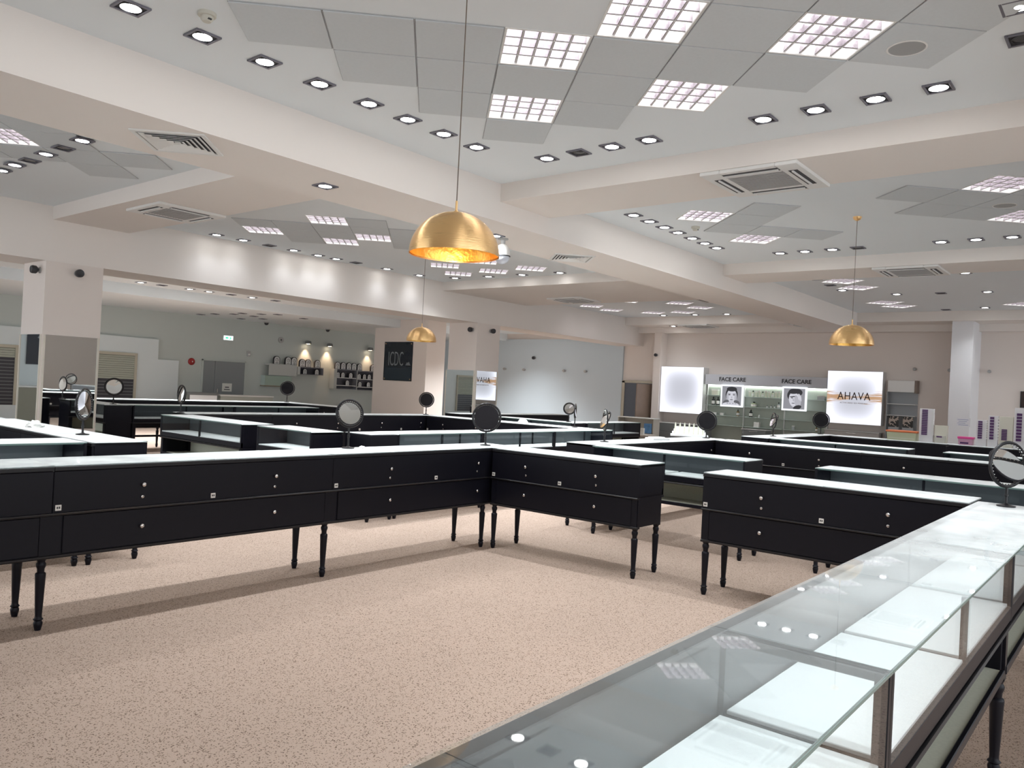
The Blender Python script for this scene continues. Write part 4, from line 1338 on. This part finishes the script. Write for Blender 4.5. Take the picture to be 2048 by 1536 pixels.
def shutter(n, x0, x1, z1, zmid, lower):
    w_ = bpy.data.objects.new('window_%d' % n, None)
    COL.objects.link(w_)
    w_['kind'] = 'structure'
    y = BY - 0.10
    ob('window_frame', MB().box(x0 - 0.07, y - 0.05, 0.5, x0, y - 0.001, z1 + 0.08).box(x1, y - 0.05, 0.5, x1 + 0.07, y - 0.001, z1 + 0.08).box(x0, y - 0.05, z1, x1, y - 0.001, z1 + 0.08).mesh('window_frame', [CREAM], 0.004), w_)
    SM = mat('shutter_slat', (0.42, 0.45, 0.38), 0.5)
    nz = int((z1 - zmid) / 0.062)
    sl = MB().prism([(-0.012, 0.0), (-0.022, 0.03), (-0.012, 0.055), (-0.004, 0.055), (-0.004, 0.0)], 0, x1 - x0, 'x').mesh('slat', [SM])
    for k in range(nz):
        ob('slat', sl, w_, (x0, y, z1 - 0.062 * (k + 1)))
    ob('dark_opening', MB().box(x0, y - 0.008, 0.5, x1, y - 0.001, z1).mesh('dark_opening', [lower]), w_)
    db = MB().box(0, -0.016, 0, x1 - x0, -0.009, 0.02).mesh('bar', [GREYD])
    k = 0
    while zmid - 0.08 - 0.09 * k > 0.55:
        ob('bar', db, w_, (x0, y, zmid - 0.08 - 0.09 * k))
        k += 1


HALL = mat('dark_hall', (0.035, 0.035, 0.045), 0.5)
shutter(1, 9.70, 10.80, 1.97, 1.27, HALL)
shutter(2, 6.55, 7.70, 1.98, 1.72, HALL)
shutter(3, 3.3, 4.5, 1.95, 1.2, HALL)
d2 = bpy.data.objects.new('door_2', None)
COL.objects.link(d2)
d2['kind'] = 'structure'
for (a, b) in ((12.98, 13.37), (13.38, 14.42)):
    lf = ob('door_leaf', MB().box(a, BY - 0.05, 0.01, b, BY - 0.006, 1.97).mesh('door_leaf', [GREYW], 0.004), d2)
ob('handle', MB().box(13.45, BY - 0.09, 0.98, 13.49, BY - 0.05, 1.1).mesh('handle', [STEEL]), lf)
ob('door_frame', MB().box(12.94, BY - 0.06, 0, 12.978, BY - 0.001, 2.01).box(14.422, BY - 0.06, 0, 14.46, BY - 0.001, 2.01).box(12.94, BY - 0.06, 1.972, 14.46, BY - 0.001, 2.01).mesh('door_frame', [COOL]), d2)
t = thing('door_notice', 'white paper notice with a dark symbol on the grey double door', 'notice', (13.82, BY - 0.052, 1.02))
ob('sheet', MB().box(-0.17, -0.004, 0, 0.17, 0, 0.26).mesh('sheet', [LABM]), t)
ob('symbol', MB().lathe([(0.05, -0.005), (0.05, -0.004)], 14, 0, Matrix.Translation((0, 0, 0.30)) @ Matrix.Rotation(PI / 2, 4, 'X')).box(-0.10, -0.006, 0.05, 0.10, -0.004, 0.075).box(-0.07, -0.006, 0.12, 0.07, -0.004, 0.15).mesh('symbol', [INK]), t)
t = thing('exit_sign', 'lit white and green exit sign above the grey double door', 'sign', (13.78, BY - 0.06, 2.66))
ob('housing', MB().box(-0.17, 0.0, 0, 0.17, 0.05, 0.15).mesh('housing', [WFRAME]), t)
ob('lit_panel', MB().box(-0.165, -0.004, 0.005, 0.165, 0.0, 0.145).mesh('lit_panel', [emat('exit_white', (0.80, 1.0, 0.97), 0.8)]), t)
EG = emat('exit_green', (0.03, 0.50, 0.30), 1.0)
ob('pictogram', MB().prism([(-0.12, 0.075), (-0.04, 0.115), (-0.04, 0.09), (0.0, 0.09), (0.0, 0.06), (-0.04, 0.06), (-0.04, 0.035)], -0.006, -0.004, 'y')
   .prism([(0.03, 0.03), (0.06, 0.06), (0.05, 0.10), (0.075, 0.115), (0.085, 0.075), (0.12, 0.07), (0.085, 0.055), (0.07, 0.03)], -0.006, -0.004, 'y').mesh('pictogram', [EG]), t)
t = thing('fire_bell', 'small round red alarm bell on the wall left of the grey door', 'alarm', (12.6, BY - 0.0, 1.91))
ob('bell', MB().lathe([(0.11, 0), (0.11, 0.03), (0.08, 0.06), (0.0, 0.065)], 20, 0, Matrix.Rotation(PI / 2, 4, 'X')).mesh('bell', [mat('alarm_red', (0.35, 0.02, 0.02), 0.35)]), t)
ob('hub', MB().lathe([(0.02, 0.06), (0.02, 0.075)], 12, 0, Matrix.Rotation(PI / 2, 4, 'X')).mesh('hub', [STEEL]), t)
for x, y, lab in ((14.85, 22.6, 'small black dome camera at the back ceiling corner'), (17.4, 22.7, 'small black dome camera above the lit clock shelves')):
    t = thing('dome_camera', lab, 'camera', (x, y, 3.35))
    ob('base', MB().lathe([(0.09, 0), (0.09, -0.03), (0.075, -0.035)], 18).mesh('base', [PLASTIC]), t)
    ob('lens_dome', MB().lathe([(0.07, -0.03), (0.065, -0.07), (0.04, -0.10), (0.0, -0.11)], 18).mesh('lens_dome', [INK]), t)
t = thing('wall_speaker', 'small round grey speaker on the back wall above the clocks', 'speaker', (15.76, BY, 2.83))
ob('cone', MB().lathe([(0.10, 0), (0.10, 0.05), (0.07, 0.06), (0.0, 0.03)], 18, 0, Matrix.Rotation(PI / 2, 4, 'X')).mesh('cone', [PLASTIC]), t)
ob('centre', MB().lathe([(0.03, 0.03), (0.02, 0.055), (0, 0.06)], 12, 0, Matrix.Rotation(PI / 2, 4, 'X')).mesh('centre', [DARK]), t)
t = thing('motion_sensor', 'small grey sensor in the corner right of the grey door', 'sensor', (14.55, BY, 2.28))
ob('housing', MB().prism([(-0.06, 0.09), (0.06, 0.09), (0.045, -0.09), (-0.045, -0.09)], -0.07, 0, 'y').mesh('housing', [PLASTIC], 0.008), t)
ob('lens', MB().box(-0.035, -0.074, -0.05, 0.035, -0.07, 0.0).mesh('lens', [WFRAME]), t)

# warm lamps over the clock shelves
for k, (x, z, en) in enumerate(((16.78, 2.82, 26), (17.71, 2.80, 26), (19.59, 2.79, 22))):
    t = thing('wall_lamp', '%s warm lit wall lamp from the left above the clock shelves' % ORD[k], 'wall lamp', (x, BY, z))
    ob('arm', MB().box(-0.012, -0.16, -0.01, 0.012, 0, 0.01).mesh('arm', [PLASTIC]), t)
    ob('shade', MB().lathe([(0.10, -0.05), (0.11, 0.0), (0.09, 0.05), (0.04, 0.06)], 18, 0, Matrix.Translation((0, -0.16, 0))).mesh('shade', [GREYD]), t)
    ob('lamp', MB().lathe([(0.07, -0.052), (0.0, -0.056)], 16, 0, Matrix.Translation((0, -0.16, 0))).mesh('lamp', [emat('warm_lamp', (1.0, 0.78, 0.55), 8.0)]), t)
    L = bpy.data.lights.new('wall_lamp_beam', 'SPOT')
    L.energy = en
    L.color = (1.0, 0.66, 0.42)
    L.spot_size = R(70)
    L.spot_blend = 0.8
    L.shadow_soft_size = 0.03
    o = bpy.data.objects.new('lamp_beam', L)
    COL.objects.link(o)
    o.parent = t
    o.location = (0, -0.16, -0.07)
    o.rotation_euler = (R(8), 0, 0)

# clock shelves
SW = mat('shelf_white', (0.50, 0.52, 0.50), 0.6)
SD = mat('niche_dark', (0.10, 0.10, 0.12), 0.6)


def niche(label, x0, x1, z0, z1, shelves, wing):
    t = thing('wall_shelf', label, 'shelving', (x0, BY, z0))
    L, h = x1 - x0, z1 - z0
    ob('back', MB().box(0, -0.02, 0, L, -0.001, h).mesh('back', [SD]), t)
    mbx = MB().box(0, -0.28, h - 0.03, L, -0.02, h).box(0, -0.28, 0, L, -0.02, 0.02).box(L - 0.025, -0.28, 0.02, L, -0.02, h - 0.03)
    ob('frame', mbx.mesh('frame', [mat('niche_frame', (0.22, 0.22, 0.24), 0.5)]), t)
    ob('side', MB().box(-wing, -0.28, 0, 0, -0.02, h).mesh('side', [SW]), t)
    for z in shelves:
        ob('shelf', MB().box(0, -0.27, z - z0, L - 0.025, -0.02, z - z0 + 0.02).mesh('shelf', [WFRAME]), t)


niche('dark open niche shelf left of the two shelf niches, clocks on top', 16.42, 17.40, 1.69, 1.96, (), 0.12)
niche('dark niche shelf with three levels of clocks, middle one', 18.0, 18.92, 1.24, 1.96, (1.36, 1.64), 0.13)
niche('dark niche shelf with clocks beside the poster pillar', 18.95, 19.9, 1.22, 1.95, (1.33, 1.62), 0.02)
t = thing('wall_ledge', 'long white wall box carrying the left row of clocks', 'shelving', (15.18, BY, 0))
ob('top_board', MB().box(0, -0.28, 1.95, 1.1, -0.001, 2.0).mesh('top_board', [SW]), t)
ob('front', MB().box(0, -0.28, 1.62, 1.1, -0.26, 1.95).mesh('front', [SW]), t)
t = thing('glass_shelf_box', 'small glass fronted wall shelf on a wooden board below the clocks', 'shelving', (15.05, BY, 1.24))
ob('board', MB().box(0, -0.26, 0, 1.08, -0.001, 0.03).mesh('board', [mat('shelf_board_wood', (0.24, 0.19, 0.13), 0.6)]), t)
ob('pane', MB().box(0.02, -0.25, 0.03, 1.06, -0.242, 0.36).mesh('pane', [mat('green_pane', (0.34, 0.44, 0.38), 0.15, spec=0.7)]), t)
for q in (0.02, 0.36, 0.70, 1.05):
    ob('divider', MB().box(q, -0.24, 0.03, q + 0.008, -0.002, 0.36).mesh('divider', [SG]), t)

CF = mat('clock_face', (0.72, 0.73, 0.72), 0.5)
ca = MB()
arch = [(-0.09, 0), (0.09, 0), (0.09, 0.13)] + [(0.09 * math.cos(R(a)), 0.13 + 0.09 * math.sin(R(a))) for a in range(15, 180, 15)] + [(-0.09, 0.13)]
arch2 = [(p[0] * 1.22, p[1] * 1.12) for p in arch]
CFR = MB().prism(arch2, -0.03, 0.03, 'y').mesh('case', [INK])
CFA = MB().prism([(p[0], p[1] + 0.008) for p in arch], -0.034, -0.030, 'y').mesh('dial', [CF])
CHN = MB().lathe([(0.055, 0.036), (0.055, 0.038), (0.045, 0.038)], 16, 0, Matrix.Translation((0, 0, 0.13)) @ Matrix.Rotation(PI / 2, 4, 'X'), caps=False).box(-0.004, -0.040, 0.125, 0.004, -0.036, 0.17).box(0, -0.040, 0.122, 0.035, -0.036, 0.130).box(-0.05, -0.037, 0.03, 0.05, -0.035, 0.045).mesh('hands', [INK])
cl0 = None


def clock(x, z, label, s=1.0, y=BY - 0.16):
    t = thing('mantel_clock', label, 'clock', (x, y, z), 0, 'arched clocks on the back wall shelves')
    t.scale = (s, 1, s)
    ob('case', CFR, t)
    ob('dial', CFA, t)
    ob('hands', CHN, t)


for k, x in enumerate((15.53, 15.98, 16.22)):
    clock(x, 2.0, '%s arched black framed clock from the left on the long white ledge' % ORD[k], 1.1)
for k, x in enumerate((16.56, 16.80, 17.2)):
    clock(x, 1.96, '%s arched black framed clock from the left on top of the left niche' % ORD[k], 1.1)
for k, x in enumerate((18.08, 18.34, 18.60, 18.84)):
    clock(x, 1.96, '%s arched black framed clock from the left on top of the middle niche' % ORD[k], 1.05)
for k, x in enumerate((19.1, 19.75)):
    clock(x, 1.95, '%s arched black framed clock from the left on top of the right niche' % ORD[k], 1.05)
for k, (x, z) in enumerate(((16.68, 1.71), (17.18, 1.71), (18.12, 1.66), (18.34, 1.66), (18.70, 1.66), (19.10, 1.64), (19.35, 1.64), (19.58, 1.64), (18.56, 1.38), (19.15, 1.35), (19.56, 1.35))):
    clock(x, z, '%s small pale clock inside the dark niches, counted from the upper left' % ORD[k], 0.78)

# poster on the pillar block
t = thing('poster', 'dark poster with pale tall letters and a horizon line on the pillar block', 'poster', (17.3, 18.87, 1.64), -PI / 2)
PD = mat('poster_dark', (0.012, 0.016, 0.026), 0.25, noise=0.5, nscale=1.5)
ob('board', MB().box(-0.66, -0.02, 0, 0.66, -0.001, 1.25).mesh('board', [PD]), t)
PL = mat('poster_pale', (0.24, 0.27, 0.29), 0.5)
ob('lettering', text_mesh('ICDC', 0.66, PL, 0.001, 1.0, offset=-0.006), t, (-0.10, -0.022, 0.68), (PI / 2, 0, 0)).scale.x = 0.46
ob('mountain', MB().prism([(0.36, 0.50), (0.60, 0.50), (0.57, 0.54), (0.52, 0.62), (0.47, 0.58), (0.43, 0.60)], -0.022, -0.020, 'y').mesh('mountain', [mat('poster_grey', (0.16, 0.18, 0.20), 0.5)]), t)
ob('horizon', MB().box(-0.62, -0.022, 0.44, 0.62, -0.020, 0.455).box(-0.62, -0.0215, 0.02, 0.62, -0.0205, 0.42).mesh('horizon', [mat('poster_sea', (0.022, 0.035, 0.05), 0.3)]), t)
for a in (-0.6, 0.6):
    for b in (0.06, 1.19):
        ob('stud', MB().lathe([(0.018, 0.02), (0.016, 0.03), (0, 0.032)], 12, 0, Matrix.Translation((a, 0, b)) @ Matrix.Rotation(PI / 2, 4, 'X')).mesh('stud', [GOLD]), t)
t = thing('poster', 'dark poster seen only in the left pillar mirror', 'poster', (1.0, BY - 0.10, 1.58))
ob('board', MB().box(-0.45, -0.02, 0, 0.45, -0.001, 1.3).mesh('board', [PD]), t)
ob('pale_shape', MB().prism([(-0.05, 0.70), (0.10, 0.62), (0.2, 0.72), (0.12, 0.85), (0.0, 0.82)], -0.022, -0.020, 'y').mesh('pale_shape', [PL]), t)


def desk(label, x0, y0, x1, y1, h, mm):
    t = thing('service_desk', label, 'desk', (x0, y0, 0))
    L, d_ = x1 - x0, y1 - y0
    ob('body', MB().box(0.02, 0.02, 0, L - 0.02, d_ - 0.02, h - 0.04).mesh('body', [mm], 0.004), t)
    ob('top', MB().box(0, 0, h - 0.04, L, d_, h).mesh('top', [WFRAME], 0.004), t)
    ob('plinth', MB().box(0.05, 0.015, 0, L - 0.05, 0.02, 0.08).mesh('plinth', [GREYD]), t)


KH = mat('khaki_board', (0.30, 0.29, 0.23), 0.6)
desk('khaki service desk seen in the left pillar mirror', 0.6, 21.3, 2.2, 22.0, 1.05, KH)
desk('low pale counter in front of the grey double door', 12.75, 21.6, 14.6, 22.2, 0.95, mat('pale_counter', (0.46, 0.48, 0.43), 0.5))
t = thing('office_desk', 'dark framed desk left of the pale counter, before the stepped panel', 'desk', (11.7, 21.5, 0))
ob('desk_top', MB().box(0, 0, 0.93, 0.95, 0.6, 1.0).mesh('desk_top', [GREYD], 0.004), t)
ob('front', MB().box(0.05, 0.02, 0.3, 0.9, 0.04, 0.93).mesh('front', [WHITE]), t)
for a in (0.02, 0.90):
    for b in (0.02, 0.55):
        ob('leg', MB().box(a, b, 0, a + 0.03, b + 0.03, 0.93).mesh('leg', [GREYD]), t)

# ------------------------------------------------------------------ small things on the counters
PAPER = mat('crumpled_paper', (0.85, 0.85, 0.82), 0.7)


def crumple(label, x, y, r, name='crumpled_tissue'):
    bm = bmesh.new()
    bmesh.ops.create_icosphere(bm, subdivisions=3, radius=r)
    rnd = random.Random(int(x * 100))
    for v in bm.verts:
        k = 0.72 + 0.4 * rnd.random()
        v.co = Vector((v.co.x * k, v.co.y * k, max(-0.0, v.co.z * k * 0.75)))
    me = bpy.data.meshes.new(name)
    bm.to_mesh(me)
    bm.free()
    me.materials.append(PAPER)
    return thing(name, label, 'tissue', (x, y, 0.9935), 0, None, me)


crumple('crumpled white tissue on the left black counter beside the pillar', 2.98, 8.3, 0.085)
crumple('small white tissue on the front drawer row near the lamp lit mirror', 4.62, 5.45, 0.03)
crumple('pale crumpled bag behind the dark corner mirror', 10.9, 8.6, 0.09)


def ptr(label, x, y, az, w_=0.17, h=0.03):
    t = thing('white_tray', label, 'tray', (x, y, 0.993), R(az))
    ob('tray_body', MB().box(-w_, -0.08, 0, w_, 0.08, h).mesh('tray_body', [WHITE], 0.006), t)
    ob('tray_card', MB().box(-w_ * 0.8, -0.06, h, w_ * 0.5, 0.05, h + 0.012).mesh('tray_card', [PAPER]), t)


ptr('flat white tray on the second square left of the tester tray', 9.55, 5.2, -10)
